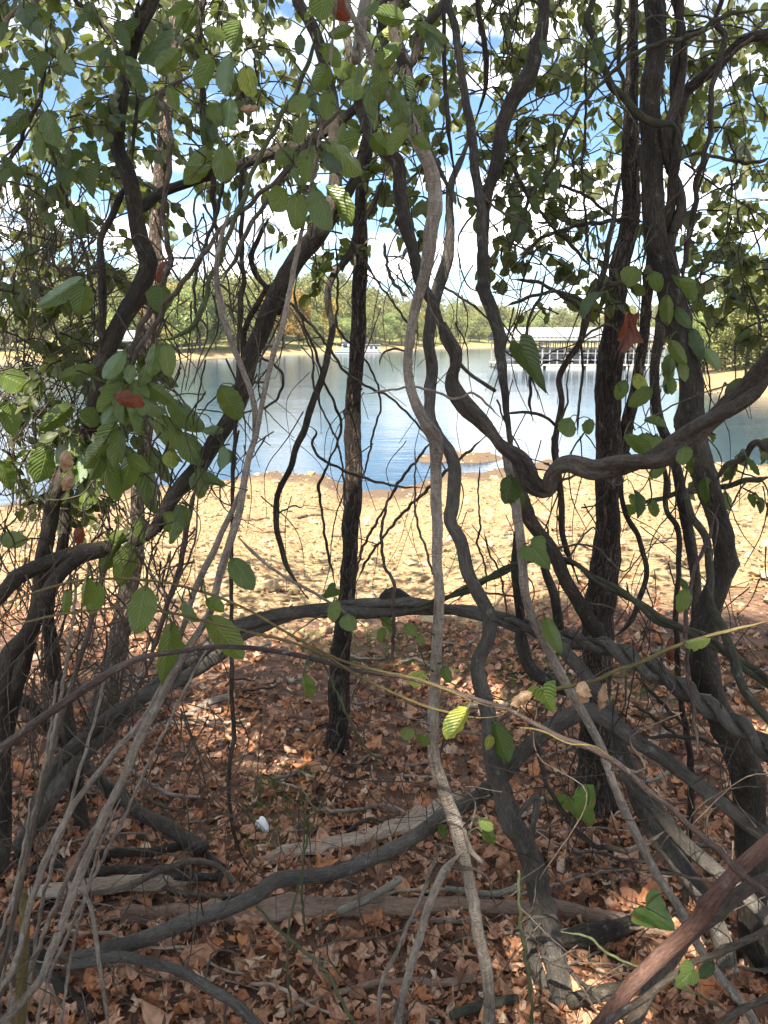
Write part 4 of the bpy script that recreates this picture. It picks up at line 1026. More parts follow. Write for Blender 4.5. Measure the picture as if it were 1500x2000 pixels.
stem('vine', 'thin dark vine with an elbow bend beside the furrowed tree', 'vine', '1215,870,9 1212,940,10 1220,1000,11 1247,1050,12 1263,1123,12 1250,1167,12 1240,1200,11 1217,1230,11 1190,1250,10', 2.0, 1.95, 'dark')
V36 = stem('vine', 'dark wavy vine hanging in front of the covered dock', 'vine', '1260,530,14 1220,550,16 1183,560,16 1160,575,15 1143,627,15 1133,667,14 1113,700,14 1091,740,14 1097,783,14 1088,833,14 1083,883,14 1093,933,14 1097,1000,14 1100,1050,14 1113,1090,13 1130,1140,11', 1.75, 1.85, 'dark', knots=6)
branches(V36, [('1163,570,13 1180,530,13 1188,480,12 1200,420,12 1203,383,10 1215,330,9', 1.75, 1.8), ('1090,835,6 1060,812,7 1020,805,7 985,808,6', 1.8, 1.75), ('1133,655,6 1138,720,6 1130,800,6 1128,850,6', 1.78, 1.78)], 'dark')
V37 = stem('vine', 'dark snaking vine hanging left of the slim dark tree down to the arch', 'vine', '752,330,12 735,390,13 700,450,14 675,507,15 655,530,15 641,560,15 643,600,15 647,650,15 638,700,16 630,747,16 613,783,16 597,833,15 580,867,14 570,907,13 553,940,13 540,973,13 537,1000,14 547,1060,13 567,1117,13 587,1150,13 603,1170,12', 2.25, 2.1, 'dark', knots=6, wob=0.5)
stem('vine', 'long thin dark vine hanging straight past the lower left leaves', 'vine', '460,840,9 455,930,9 453,1017,9 452,1167,9 453,1267,9 453,1367,10 457,1433,11 450,1480,9 447,1533,9 450,1583,9 467,1660,9 500,1707,8 530,1717,8', 1.72, 1.72, 'dark', knots=8, top=0.3)
# left foreground sticks
V17 = stem('vine', 'long pale stick slanting from the left thicket to the lower left corner', 'vine',
    '600,400,8 585,470,10 577,510,11 563,583,11 550,643,12 537,677,12 527,720,12 513,783,12 500,850,13 486,893,15 476,950,16 467,1000,16 433,1110,17 407,1200,17 353,1290,18 300,1390,18 260,1467,18 250,1500,19 217,1567,18 180,1650,18 153,1717,19 127,1790,18 100,1860,18 80,1913,18 33,1967,18 -10,2010,18', 1.15, 1.0, 'pale', bot=1, knots=6, top=0.3, wob=0.15)
branches(V17, [('153,1733,13 170,1755,10 181,1790,10 190,1850,10 200,1917,10 212,2010,10', 1.02, 1.0), ('492,870,10 498,800,13 478,733,13 450,660,14 430,590,15 422,530,12 430,470,10 460,380,9', 1.12, 1.2),
               ('465,1048,9 490,1075,8 550,1123,7 617,1160,7 660,1187,6 718,1228,5', 1.08, 1.05), ('84,1905,7 105,1945,7 125,1975,6', 1.0, 1.02), ('535,677,8 518,672,6', 1.14, 1.12)], 'pale')
stem('vine', 'second pale stick leaning beside the long one at lower left', 'vine', '470,960,11 447,1010,13 410,1090,14 380,1157,14 357,1230,13 330,1310,13 283,1400,13 240,1450,13 200,1500,14 160,1550,14 123,1610,14 87,1687,15 60,1760,15 47,1817,14 27,1890,14 -5,1955,14', 1.13, 1.0, 'pale', bot=1, knots=6)
stem('vine', 'brown upright stick in front of the left leaf cluster', 'vine', '385,940,10 367,1017,12 350,1110,13 323,1193,12 300,1267,12 290,1300,10', 1.1, 1.08, 'purple', knots=6)
stem('vine', 'thin grey-brown stick slanting down the far left foreground', 'vine', '200,1120,10 197,1133,11 173,1233,12 147,1317,12 123,1393,12 100,1477,11 87,1520,12 67,1610,12 43,1717,12 20,1823,12 -5,1915,12', 1.15, 1.02, 'brown', bot=1, knots=6)
stem('vine', 'olive-barked upright post-like stem at the lower left edge', 'vine', '45,1740,16 48,1800,20 45,1880,24 40,1960,26 38,2030,26', 1.1, 1.1, 'olive', bot=1)
stem('vine', 'smooth purplish-brown stem arching from left edge to right edge across the foreground', 'vine',
    '-30,1490,19 0,1463,19 50,1425,19 100,1390,19 160,1350,18 233,1303,16 290,1281,14 350,1272,12 427,1263,11 500,1267,11 567,1277,11 633,1293,11 700,1310,11 767,1318,11 833,1333,10 883,1350,10 933,1367,11 983,1382,11 1050,1418,12 1100,1443,14 1160,1464,14 1217,1500,14 1267,1545,14 1310,1577,14 1350,1617,14 1400,1657,15 1440,1700,15 1500,1747,15 1550,1790,15', 0.98, 0.9, 'purple', knots=4, wob=0.1, bot=1)
G1 = stem('runner', 'upper olive-green runner bowed across the left foreground', 'vine', '-20,1195,5 0,1183,6 67,1157,6 150,1135,6 233,1130,6 333,1140,6 417,1163,6 467,1183,6 500,1200,6 560,1235,6 610,1263,6 667,1290,6 740,1310,6 800,1323,6 867,1345,6 940,1375,6 990,1385,5', 0.92, 0.88, 'olive', knots=6)
G2 = stem('runner', 'lower olive-green runner bowed across the left foreground', 'vine', '-20,1237,6 0,1230,6 83,1207,6 167,1193,6 250,1187,6 333,1197,6 400,1213,6 500,1237,6 580,1258,6 640,1283,6 700,1320,6 767,1353,6 833,1380,6 883,1393,6 933,1402,6 977,1397,5 1000,1380,5', 0.94, 0.89, 'olive', knots=6)
G3 = stem('runner', 'olive-green runner with twin strands rising to the right edge', 'vine', '985,1372,5 1040,1354,8 1117,1340,9 1167,1327,9 1207,1308,9 1253,1293,9 1300,1270,9 1367,1247,8 1433,1230,8 1510,1210,8', 0.95, 0.95, 'olive', knots=5, top=0)
branches(G3, [('1010,1420,4 1060,1428,5 1110,1452,5 1160,1458,5 1205,1492,4', 0.89, 0.89)], 'olive')
for path, Y in (('330,1330,6 280,1440,8 215,1560,9 150,1680,9 95,1800,10 45,1920,10 0,2020,10', 1.2), ('205,1330,6 175,1440,7 140,1560,8 105,1680,8 75,1800,9 60,1910,9 50,2020,9', 1.25), ('110,1330,6 95,1450,7 70,1570,8 40,1690,8 10,1800,8 -20,1900,8', 1.2),
                ('420,1240,5 360,1350,6 300,1470,7 245,1590,7 190,1700,8 130,1830,8 80,1960,8', 1.3), ('60,1560,6 48,1650,7 30,1750,8 15,1850,8 0,1960,8', 1.08), ('235,1560,5 200,1640,6 175,1720,6 150,1820,7 128,1930,7 120,2020,7', 1.15), ('150,1120,6 140,1230,7 120,1350,8 95,1480,8 60,1620,8 30,1740,8', 1.4)):
    stem('stick', 'thin pale dry stick fanning up from the lower left corner', 'stick', path, Y, Y - 0.05, 'pale', bot=1, knots=9, wob=0.7, group='thin pale sticks at lower left')
# upper thin vines, left to right
U = [
 ('pale branch arcing over the top left corner', '120,-20,9 67,0,10 20,30,11 0,67,11 -40,140,11', 1.2, 1.2, 'pale'),
 ('dark diagonal branch joining the charcoal vine near its top', '140,-20,10 150,5,10 187,33,10 227,80,10 253,97,9', 1.85, 1.9, 'dark'),
 ('thin pale twig hanging along the charcoal vine', '178,0,4 200,45,5 220,80,5 240,133,5 257,183,4', 1.6, 1.65, 'pale'),
 ('thin dark vine curving out through the upper left edge', '92,60,7 90,83,8 80,183,9 57,233,9 33,293,9 0,343,9 -30,400,9', 1.6, 1.6, 'dark'),
 ('thin dark vine dangling left of the charcoal vine', '97,230,7 100,280,7 110,333,7 127,383,7 150,443,7 167,500,6 180,560,6 195,610,6', 1.75, 1.8, 'dark'),
 ('grey hooked vine curling in front of the tan tree', '395,135,10 373,147,12 333,167,14 312,190,14 320,217,12 333,267,12 331,333,12 322,400,12 323,450,12 333,500,14 330,520,14 310,567,14 290,610,14 267,650,14 257,700,14 258,760,12 248,833,12 238,890,11', 1.5, 1.5, 'brown'),
 ('dark vine dropping from the top edge beside the tan tree', '398,-20,13 393,0,14 387,67,15 390,133,14 397,200,15 402,267,14 412,340,13 420,420,12 425,500,11', 1.9, 1.95, 'dark'),
 ('grey stem rising steeply left of the leaning trunk', '640,200,9 610,260,9 560,330,9 500,390,10 440,440,10 400,490,11 390,505,11 333,583,12 290,657,12 260,707,11 250,760,10', 1.4, 1.45, 'brown'),
 ('greenish stem curving down to the hanging leaf pair', '627,30,9 615,80,10 583,170,11 550,230,11 500,320,11 465,410,11 445,465,11 430,505,12 410,555,12 395,600,13 383,623,13 360,650,13 333,661,12 300,664,10', 1.3, 1.3, 'green'),
 ('brown stem running parallel above the greenish stem', '680,190,10 645,235,10 600,285,10 570,325,11 545,360,11 515,400,11 470,480,10 450,520,10 430,560,9', 1.35, 1.38, 'brown'),
 ('dark vertical vine between the leaning trunk and greenish stem', '478,300,9 470,400,10 472,500,11 475,570,12 470,640,11 480,690,12 470,760,11', 1.95, 2.0, 'dark'),
 ('dark crooked stem rising left of the leaning trunk', '530,420,8 500,470,11 495,530,12 520,560,11 530,590,12 505,640,11 488,668,9', 2.0, 2.05, 'dark'),
 ('slim dark vine left of the greenish stem', '445,260,7 440,330,7 425,410,8 405,470,8 385,530,7 380,600,6 395,680,5', 1.7, 1.7, 'dark'),
 ('thin dark vine wrapping down past the slim tree', '655,420,4 657,500,5 660,583,6 660,643,6 707,693,5 733,740,5 743,800,5 733,833,5 717,900,5 707,937,4 690,990,4 660,1060,4', 1.8, 1.85, 'dark'),
 ('thin dark vine crossing diagonally over the lake toward the pale stem', '500,575,5 540,580,5 567,593,6 633,667,6 680,730,6 733,763,6 767,780,5 827,843,5 850,880,4', 1.8, 1.7, 'dark'),
 ('thin kinked vine dipping across the water to the pale stem', '600,830,5 617,843,6 610,870,6 623,890,6 667,917,6 707,933,6 783,950,5 833,953,4', 1.9, 1.8, 'dark'),
 ('thin vine crossing the slim tree from left of it', '560,590,4 590,640,5 612,700,5 610,740,6 630,800,5 657,860,5 670,917,5 672,980,5 675,1060,5 660,1130,5', 1.85, 1.85, 'grey'),
 ('thin zigzag vine hanging to the arch left of the slim tree', '585,520,5 575,580,6 600,650,6 618,690,6 630,740,6 667,833,6 643,900,5 623,950,7 630,1000,6 637,1067,6 653,1133,6 656,1165,5', 1.95, 2.0, 'dark'),
 ('thin dark vine slanting from the slim tree to the pale stem', '680,455,4 720,525,5 760,580,5 795,630,5 830,665,4', 1.75, 1.6, 'dark'),
 ('short dark vine sweeping down to the pale stem', '752,470,7 753,500,7 763,543,8 780,565,8 800,584,8', 1.6, 1.4, 'dark'),
 ('hooked twig curling off the pale stem over the lake', '800,690,5 790,685,5 760,682,6 745,695,5 742,715,4', 1.25, 1.25, 'brown'),
 ('looped thin vine beside the leaning trunk over the water', '500,680,6 512,700,6 537,713,6 553,740,6 543,777,6 517,797,6 495,808,5', 1.9, 1.85, 'dark'),
 ('pale forked twig reaching right from the pale stem', '710,770,4 760,762,5 815,757,6 850,765,6 890,778,6 925,768,6 960,800,6 985,822,5', 1.3, 1.25, 'pale'),
 ('thin dark stem slanting over the sunlit gravel to the slim tree', '850,850,6 820,890,6 785,935,7 760,975,6 730,1030,6 705,1080,6 690,1150,5', 1.9, 2.3, 'brown'),
 ('second thin stem slanting over the gravel from the pale stem', '950,850,7 890,905,7 840,950,8 790,1000,7 755,1040,6 720,1090,6 695,1140,5', 1.85, 2.3, 'brown'),
 ('purplish forked twig standing over the gravel at the centre', '760,960,5 745,1035,7 747,1083,7 757,1115,7 768,1133,8 767,1200,8 768,1260,8 767,1305,7', 1.5, 1.5, 'purple'),
 ('thin vine curling down right of the pale stem over gravel', '812,880,4 810,960,5 815,1020,6 832,1075,6 842,1110,6 858,1150,5', 1.6, 1.55, 'brown'),
 ('thin jointed vine hanging right of the sinuous grey vine', '938,900,4 934,980,4 938,1030,5 933,1060,5 948,1110,5 950,1160,5', 1.9, 1.95, 'brown'),
 ('second thin jointed vine hanging right of the sinuous grey vine', '945,1035,4 955,1080,5 975,1115,5 985,1160,5 992,1210,4', 1.9, 1.95, 'brown'),
 ('arching slim branch crossing the smooth tree at top right', '1510,18,10 1450,23,10 1400,40,10 1350,70,11 1317,80,11 1283,83,11 1233,110,10 1190,147,9 1160,180,8 1127,217,8 1100,267,8 1083,320,8 1040,383,8 1000,477,8 985,530,7', 1.7, 1.75, 'moss'),
 ('moss-tinted vine crossing the smooth tree on a slant', '1160,-20,13 1157,0,14 1147,40,16 1157,83,16 1180,133,17 1207,180,17 1240,210,17 1267,233,17 1310,245,17 1328,270,18 1326,310,18', 1.75, 1.8, 'moss'),
 ('stout dark limb leaving the smooth tree for the upper right edge', '1520,55,22 1500,63,22 1460,70,22 1427,93,22 1400,120,23 1367,150,24 1340,185,24 1326,240,20', 1.85, 1.92, 'dark'),
 ('thin dark vine dropping from the top edge right of the smooth tree', '1410,-20,12 1407,0,12 1400,43,12 1413,70,13 1400,127,13 1393,167,12 1390,233,12 1377,300,12 1360,360,12 1353,417,12 1342,483,12 1335,550,11 1345,610,9', 1.75, 1.8, 'dark'),
 ('very thin dark vine hanging straight right of centre', '1150,60,5 1147,83,6 1143,200,6 1143,267,6 1137,333,6 1143,417,6 1150,493,6 1150,560,5', 1.9, 1.9, 'dark'),
 ('dark vine hanging from the top edge left of the smooth tree', '1207,-20,10 1207,0,10 1210,117,10 1217,160,9 1218,220,8', 1.95, 1.95, 'dark'),
 ('arched thin branch springing left from the furrowed tree', '1262,433,6 1207,430,9 1150,437,9 1100,447,9 1067,460,8 1037,483,8 1005,520,7', 2.1, 2.0, 'dark'),
 ('thin dark branch slanting right over the clouds right of centre', '985,290,6 1000,323,7 1033,383,8 1077,440,8 1127,493,8 1160,530,7', 2.0, 1.95, 'dark'),
 ('thin dark arched vine bending over the clouds right of centre', '1000,380,5 1035,368,7 1067,360,7 1133,377,7 1180,410,7 1205,430,6', 2.0, 2.0, 'dark'),
 ('thin branch bending toward the right edge at cloud level', '1510,305,8 1500,310,8 1453,320,8 1410,307,8 1353,300,8 1330,313,7', 1.95, 1.9, 'dark'),
 ('thin dark branch curving across the sky above the covered dock', '985,600,7 1010,590,8 1040,578,8 1080,572,8 1110,575,8 1138,590,8 1145,610,7', 1.85, 1.78, 'dark'),
 ('thin dark branch arching across the dock and sky', '1000,545,8 1050,552,8 1090,570,8 1130,600,8 1170,640,6', 1.95, 1.9, 'dark'),
 ('thin bare vine dangling in front of the dock boats', '1068,520,6 1055,580,6 1035,620,7 1028,660,7 1036,720,7 1035,780,7 1041,825,6', 1.7, 1.7, 'dark'),
 ('tan runner twig slanting under the red leaf to the thick vine', '1460,740,4 1420,752,4 1370,768,4 1320,790,4 1275,815,4 1240,840,4', 1.35, 1.45, 'brown'),
 ('reddish upright twig in front of the smooth tree', '1405,985,8 1378,1060,9 1352,1130,9 1345,1180,10 1340,1240,10 1342,1300,10 1350,1370,9 1362,1440,9 1362,1480,8', 1.4, 1.35, 'purple'),
 ('thin dark branch crossing low beside the right edge', '1510,890,14 1480,865,14 1455,890,13 1420,905,12 1395,940,10', 1.6, 1.7, 'dark'),
 ('grey branch bending from right edge over the gravel', '1510,930,12 1470,935,13 1420,950,13 1345,960,12 1290,975,10 1235,985,9', 2.1, 2.1, 'moss'),
 ('thin dark shoot curving beneath the rope-like vine', '1230,1378,6 1260,1390,7 1300,1420,7 1335,1445,6', 1.75, 1.75, 'dark'),
 ('thin twig leaving the rope-like vine toward the lower right', '1257,1335,8 1290,1370,8 1320,1400,8 1345,1430,6', 1.7, 1.7, 'dark'),
 ('horizontal thin stick behind the reddish upright twig', '1255,1440,9 1310,1440,9 1370,1443,9 1410,1460,9 1445,1465,8', 1.55, 1.55, 'dark'),
 ('thin dark vine arching low over litter at lower right', '1040,1430,9 1060,1500,10 1085,1560,11 1125,1620,12 1170,1655,12 1230,1660,12 1275,1640,11 1310,1615,9', 1.6, 1.55, 'dark'),
 ('thin tendril stem climbing at the lower centre right', '1012,1700,6 1015,1790,8 1025,1850,9 1035,1930,9 1038,2010,8', 1.2, 1.2, 'green'),
 ('curled grey tendril clasping the sinuous vine near its base', '1000,1830,7 1030,1795,8 1065,1790,9 1090,1800,9 1095,1815,7', 1.45, 1.45, 'grey'),
 ('grey twig curving off the sinuous vine base', '1050,1865,8 1080,1880,10 1115,1900,11 1150,1935,10 1180,1970,8', 1.42, 1.4, 'grey'),
 ('thin green stem slanting beneath the spotted leaf', '1095,1820,6 1150,1832,6 1185,1860,6 1250,1890,6 1310,1920,6 1380,1950,6 1430,1985,6', 1.25, 1.2, 'green'),
 ('green briar stem leaning at the lower centre', '500,1770,5 560,1830,7 620,1880,8 660,1940,8 695,2010,8', 1.3, 1.25, 'green'),
 ('slim upright green briar in front of the log', '598,1560,4 592,1680,5 590,1760,6 598,1840,6', 1.45, 1.45, 'green'),
 ('slim green briar bending left of the log', '640,1540,4 600,1640,5 582,1740,5 565,1800,5 562,1900,5 575,2010,5', 1.4, 1.35, 'green'),
 ('green shoot slanting down from runner level to the litter', '600,1240,3 640,1310,5 665,1370,6 690,1420,6 715,1460,6 750,1500,5', 1.6, 1.7, 'green'),
]
for lab, path, Y0, Y1, m_ in U:
    stem('vine', lab, 'vine', path, Y0, Y1, m_, top=0.35 if float(path.split(',')[1]) < 5 else 0, bot=1 if float(path.split()[-1].split(',')[1]) > 1995 else 0, knots=9, wob=0.9)
twisted('vine', 'pair of dark vines coiled together along the right side of the smooth tree',
    '1322,-20,34 1330,67,34 1325,133,36 1318,200,40 1312,270,46 1314,330,46 1320,400,46 1312,450,44 1310,500,38 1318,560,30', 1.84, 1.86, 'dark', pitch=0.30, frac=0.5, top=1.0)

# ------------------------------------------------------------------ fallen wood on the ground
def on_ground(path, lift):
    C = []; w = 10
    for tok in path.split():
        q = tok.split(',')
        if len(q) > 2: w = float(q[2])
        p = G(float(q[0]), float(q[1]), lift); C.append((p.x, p.y, p.z, 0.5 * w * depth_scale(float(q[0]), float(q[1]), p.y)))
    return np.array(C)
def fallen(name, label, path, m, lift=0.03, group=None, cat='branch', knots=4, rough=0.1, wob=0.35):
    _seed[0] += 1
    S = catmull(on_ground(path, lift), dsf)
    V, F, A = tube_geo(S, sides_for(float(np.median(S[:, 3]))), _seed[0], rough=rough, knots=knots, wob=wob)
    base = S[len(S) // 2, :3]
    o = add(name, new_mesh(name, V - base, F, attr=A, mats=[M[m]]), loc=Vector(base)); return tag(o, label, cat, group)
fallen('fallen_log', 'long weathered brown log lying across the litter near the bottom', '240,1782,30 300,1788,38 400,1788,38 500,1783,38 600,1777,38 700,1773,38 800,1769,37 900,1770,36 1000,1778,35 1080,1785,34 1167,1795,34 1250,1808,32 1320,1820,26', 'log', 0.02, cat='log', rough=0.12, knots=14)
fallen('fallen_log', 'splintered grey log slanting behind the smooth low vine', '510,1682,14 567,1664,24 650,1648,30 733,1632,33 800,1612,33 867,1580,30 900,1562,20', 'wood', 0.02, cat='log', rough=0.16, knots=8)
fallen('fallen_log', 'pale splintery branch lying at the left below dark vines', '55,1745,22 100,1738,30 167,1730,32 240,1728,32 300,1727,30 360,1720,24 405,1712,16', 'wood', 0.035, cat='log', rough=0.2, knots=6)
fallen('fallen_branch', 'short lichen-covered broken branch resting on the long log', '663,1782,17 690,1768,16 727,1752,15 755,1735,14 783,1718,13', 'lichen', 0.085)
fallen('fallen_branch', 'dark vine log slanting across the litter at left', '165,1495,22 205,1530,24 240,1560,24 293,1603,24 350,1633,26 400,1655,24', 'dark', 0.06)
fallen('fallen_branch', 'upper dark vine length lying in the left litter pile', '57,1700,14 100,1690,15 150,1683,15 233,1663,16 300,1663,17 367,1653,17 405,1668,16 430,1690,13', 'dark', 0.035)
fallen('fallen_branch', 'lower dark vine length lying in the left litter pile', '133,1713,14 217,1700,17 300,1703,17 367,1708,17 420,1712,17 437,1700,14', 'dark', 0.06)
fallen('fallen_branch', 'brown crooked stick curling over the pale splintery branch', '180,1745,10 240,1735,12 290,1712,13 340,1690,12 380,1682,11 420,1690,10 460,1720,9', 'brown', 0.08)
fallen('fallen_branch', 'wavy brown stick ending beside the dark low vine', '290,1718,10 340,1740,12 390,1750,13 430,1752,12 470,1745,11', 'brown', 0.03)
fallen('fallen_branch', 'pale stick lying on litter left of the slim tree', '360,1398,10 400,1375,15 450,1360,13', 'pale', 0.02)
fallen('fallen_branch', 'thin pale branch slanting behind the splintered log', '255,1500,7 290,1530,8 330,1550,8 390,1558,7', 'pale', 0.05)
fallen('fallen_branch', 'thick dark branch curving in the lower right litter', '1095,1840,26 1130,1830,36 1180,1820,34 1220,1805,30 1255,1785,24', 'dark', 0.05)
fallen('fallen_branch', 'dark root-like branch at the bottom right of the sinuous vine', '1110,1955,24 1160,1940,26 1220,1925,22 1260,1905,18', 'dark', 0.04)
fallen('fallen_branch', 'long low root curving over litter at the bottom centre', '560,1975,9 640,1945,12 720,1925,14 800,1918,16 860,1922,15 930,1910,14', 'log', 0.02)
fallen('fallen_branch', 'pale stick at the bottom edge beneath the pale stem', '745,1975,6 800,1985,8 860,1995,8', 'pale', 0.02)
fallen('fallen_branch', 'dark mossy branch at the bottom right of the pale stem legs', '880,1985,16 930,1970,20 985,1955,18 1010,1950,16', 'moss', 0.03)
fallen('fallen_branch', 'lichen-dotted stick behind the pale stem knot', '870,1735,10 910,1742,11 960,1745,11 1010,1735,10', 'lichen', 0.05)
fallen('fallen_branch', 'pale stick lying flat in front of the long log', '800,1800,8 880,1797,10 950,1805,9 1010,1818,8', 'pale', 0.015)
rg = np.random.default_rng(44)
for i in range(16):
    px, py = rg.uniform(100, 1450), 985 + 190 * rg.uniform(0, 1); ln = rg.uniform(25, 90); a = rg.normal(0, 0.3)
    fallen('driftwood', 'small dry stick of driftwood lying on the gravel shore', ' '.join('%.0f,%.0f,%.1f' % (px + ln * t * math.cos(a), py + ln * t * math.sin(a) * .4 + rg.normal() * 2, rg.uniform(2.5, 6)) for t in (-.5, 0, .5)), 'log', 0.02, 'driftwood sticks on the gravel', 'driftwood', knots=8, wob=0.8)
for i in range(95):
    px, py = rg.uniform(0, 1500), 1240 + 740 * rg.uniform(0, 1)
    ln = rg.uniform(60, 240) * (0.45 + (py - 1200) / 900); a = rg.normal(0, 0.45); w = rg.uniform(2.5, 7.5)
    pts = []
    for t in (-0.5, -0.17, 0.17, 0.5):
        pts.append('%.0f,%.0f,%.1f' % (px + ln * t * math.cos(a) + rg.normal() * 6, py + ln * t * math.sin(a) * 0.5 + rg.normal() * 6, w * (1 - 0.3 * t)))
    fallen('fallen_twig', 'thin dry twig lying in the brown leaf litter', ' '.join(pts), random.choice(['brown', 'pale', 'pale', 'wood', 'dark', 'lichen']), rg.uniform(0.01, 0.05), 'thin twigs lying in the leaf litter', 'twig', knots=8, wob=0.8)

# ------------------------------------------------------------------ leaves of the near vines
rg = np.random.default_rng(77)
KINDS_L = {'n': ('oval', 'leaf'), 'p': ('oval', 'leaf_pale'), 'd': ('oval', 'leaf_dark'), 'y': ('oval', 'leaf_yellow'), 'h': ('heart', 'leaf'), 'k': ('heart', 'leaf_dark'), 's': ('heart', 'leaf_spot')}
LM = {k: [new_mesh('leaf', *(lambda g: (g[0], g[1], g[2]))(leaf_geo(rg, sh, rg.uniform(0.1, 0.45), rg.uniform(-0.1, 0.35))), mats=[M[mt]]) for _ in range(4)] for k, (sh, mt) in KINDS_L.items()}
def dead_geo(rg):
    V, F, UV = leaf_geo(rg, 'oval', 0.2, 0.0, 8, 12)
    a = V[:, 0] * rg.uniform(1.6, 2.6); r_ = 0.42
    X = np.sin(a) * r_ * (1 + 0.16 * rg.normal(size=len(V)) * np.abs(V[:, 0]) * 2); Z = (np.cos(a) - 1) * r_ * 1.4 + 0.22 * np.sin(V[:, 1] * 17 + V[:, 0] * 5) * np.abs(V[:, 0]) + 0.25 * np.sin(V[:, 1] * 4.5) + 0.02 * rg.normal(size=len(V))
    return np.stack([X, V[:, 1] + 0.03 * rg.normal(size=len(V)), Z], 1), F, UV
LM['t'] = [new_mesh('leaf', *dead_geo(rg), mats=[M['leaf_dead']]) for _ in range(3)]
LM['r'] = [new_mesh('leaf', *dead_geo(rg), mats=[M['leaf_rust']]) for _ in range(2)]
ALLP = np.concatenate([S[:, :3] for _, S in STEMS]); ALLO = np.concatenate([np.full(len(S), i) for i, (_, S) in enumerate(STEMS)])
def project(p):
    d = p - np.array([0, 0, CAM_H]); f = d[..., 1] * CP - d[..., 2] * SP; v = d[..., 1] * SP + d[..., 2] * CP
    return np.stack([750 + FPX * d[..., 0] / f, 1000 - FPX * v / f], -1)
PX = project(ALLP)
n_leaf = [0]
def place_leaf(me, B, T, w, rot, host, label=None):
    y = (T - B); L = y.length; y.normalize()
    n_ = (Vector((0, 0, CAM_H)) - (B + T) / 2).normalized()
    n_ = (n_ - y * n_.dot(y)).normalized(); n_ = Matrix.Rotation(rot, 3, y) @ n_
    x = y.cross(n_)
    m = Matrix(((x.x * w, y.x * L, n_.x * L, 0), (x.y * w, y.y * L, n_.y * L, 0), (x.z * w, y.z * L, n_.z * L, 0), (0, 0, 0, 1)))
    m.translation = B - host.location if host is not None else B
    o = bpy.data.objects.new('leaf', me); COL.objects.link(o)
    if host is not None: o.parent = host
    o.matrix_local = m
    return o
LEAVES = '''385,5,365,60,35,n 470,40,457,97,40,n 418,108,385,170,38,n 452,103,437,187,35,p 430,203,395,255,35,n 450,190,445,250,32,p 480,127,497,190,40,y 410,283,358,360,42,n 432,280,438,355,48,n
635,-20,625,40,50,n 690,55,640,70,24,n 805,60,747,58,30,y 813,45,878,80,30,n 835,60,865,100,26,d 675,115,660,150,40,n 640,128,610,175,42,n 690,150,688,195,45,n 607,187,565,212,30,n 645,175,635,235,35,n 743,130,745,203,44,n 717,160,730,255,40,n 768,165,797,237,30,n 780,143,803,205,24,d
580,293,538,312,32,n 605,288,607,353,44,n 637,275,713,333,46,n 633,290,663,332,30,d 560,370,533,408,46,n 580,375,573,450,40,n 617,363,645,447,44,n 637,363,683,437,44,n
163,543,73,600,36,p 165,553,152,615,46,n 305,668,292,733,36,n 323,668,328,735,32,n 0,730,57,757,50,n 190,718,108,742,32,n 250,752,190,805,42,n 258,712,253,750,24,p 140,793,70,845,40,n 17,787,28,853,38,n 185,795,178,835,40,n 430,753,468,822,48,n 328,777,402,838,42,n 308,810,360,877,48,n 357,845,398,907,48,n 437,840,395,845,20,p 133,850,190,893,42,n 93,870,75,945,52,n 182,905,157,1000,40,n 203,890,225,983,46,n 260,880,237,963,40,n 285,888,307,1003,42,n 293,870,330,943,28,n 335,880,335,915,32,y 0,900,18,960,36,n 315,555,316,610,50,d
-4,1052,50,1056,34,n 238,1040,195,1128,44,n 253,1057,238,1150,44,n 320,1000,345,1050,42,n 350,985,362,1030,34,d 285,1143,262,1238,52,n 335,1217,312,1343,50,n 408,1203,475,1290,54,n 452,1088,498,1150,44,n 593,1315,597,1370,28,n 833,1313,795,1338,30,y 915,1383,877,1448,40,y 965,1410,992,1492,42,n 960,1435,948,1466,18,y 865,1300,880,1335,22,n
1035,1065,1075,1112,56,h 1063,1203,1097,1277,30,n 1058,1345,1082,1392,50,h 1335,1257,1390,1243,20,n 1342,1150,1322,1196,28,n 1118,1560,1158,1624,72,s 1262,1772,1322,1820,74,s 1355,1895,1318,1928,40,h 1395,1880,1365,1910,24,d 1450,1900,1500,1897,14,y
1015,672,1066,768,48,k 1243,520,1226,560,42,n 1275,530,1284,572,27,n 1222,742,1206,782,27,n 1310,735,1311,772,18,n 1240,730,1262,765,24,y 1115,815,1108,852,36,n 1152,818,1152,850,24,n 1255,845,1250,885,40,n 1285,850,1275,880,26,n 1350,890,1376,935,30,n 1340,870,1330,905,28,n 1415,960,1425,995,22,n 1320,600,1350,640,24,n 1352,640,1375,700,26,d 1372,680,1402,726,22,p 1335,540,1355,590,28,n 1300,700,1306,735,20,n 1335,700,1340,745,20,n
300,82,318,132,82,k 45,10,50,55,44,k 72,105,78,155,40,k 20,140,25,192,46,k 8,325,50,340,34,k 133,330,128,368,36,k 165,328,182,388,40,k 140,292,134,330,34,k 168,285,194,325,30,k 190,338,215,356,18,d 228,155,230,180,16,d 170,250,178,268,14,d 100,215,92,238,22,k 190,200,215,240,28,d 70,350,90,370,16,d 60,40,80,78,30,k 30,240,12,282,30,k 95,420,100,450,26,k
655,1150,625,1172,26,k 658,1170,650,1212,26,n 675,1200,690,1232,34,n 745,1205,765,1240,26,n 748,1225,742,1258,18,n 790,1220,815,1240,24,n 815,1240,828,1258,16,n 800,1420,790,1445,26,n 820,1435,830,1460,22,n 860,1610,870,1640,18,n 935,1600,965,1620,22,n 950,1620,968,1655,26,n 1240,990,1222,1005,24,n 1330,1130,1345,1160,14,d
1000,930,985,985,46,d 1010,955,1022,1000,24,d 1232,965,1245,1005,24,n 1268,975,1280,1010,22,n 1040,380,1052,420,20,d 995,375,1015,412,24,d'''
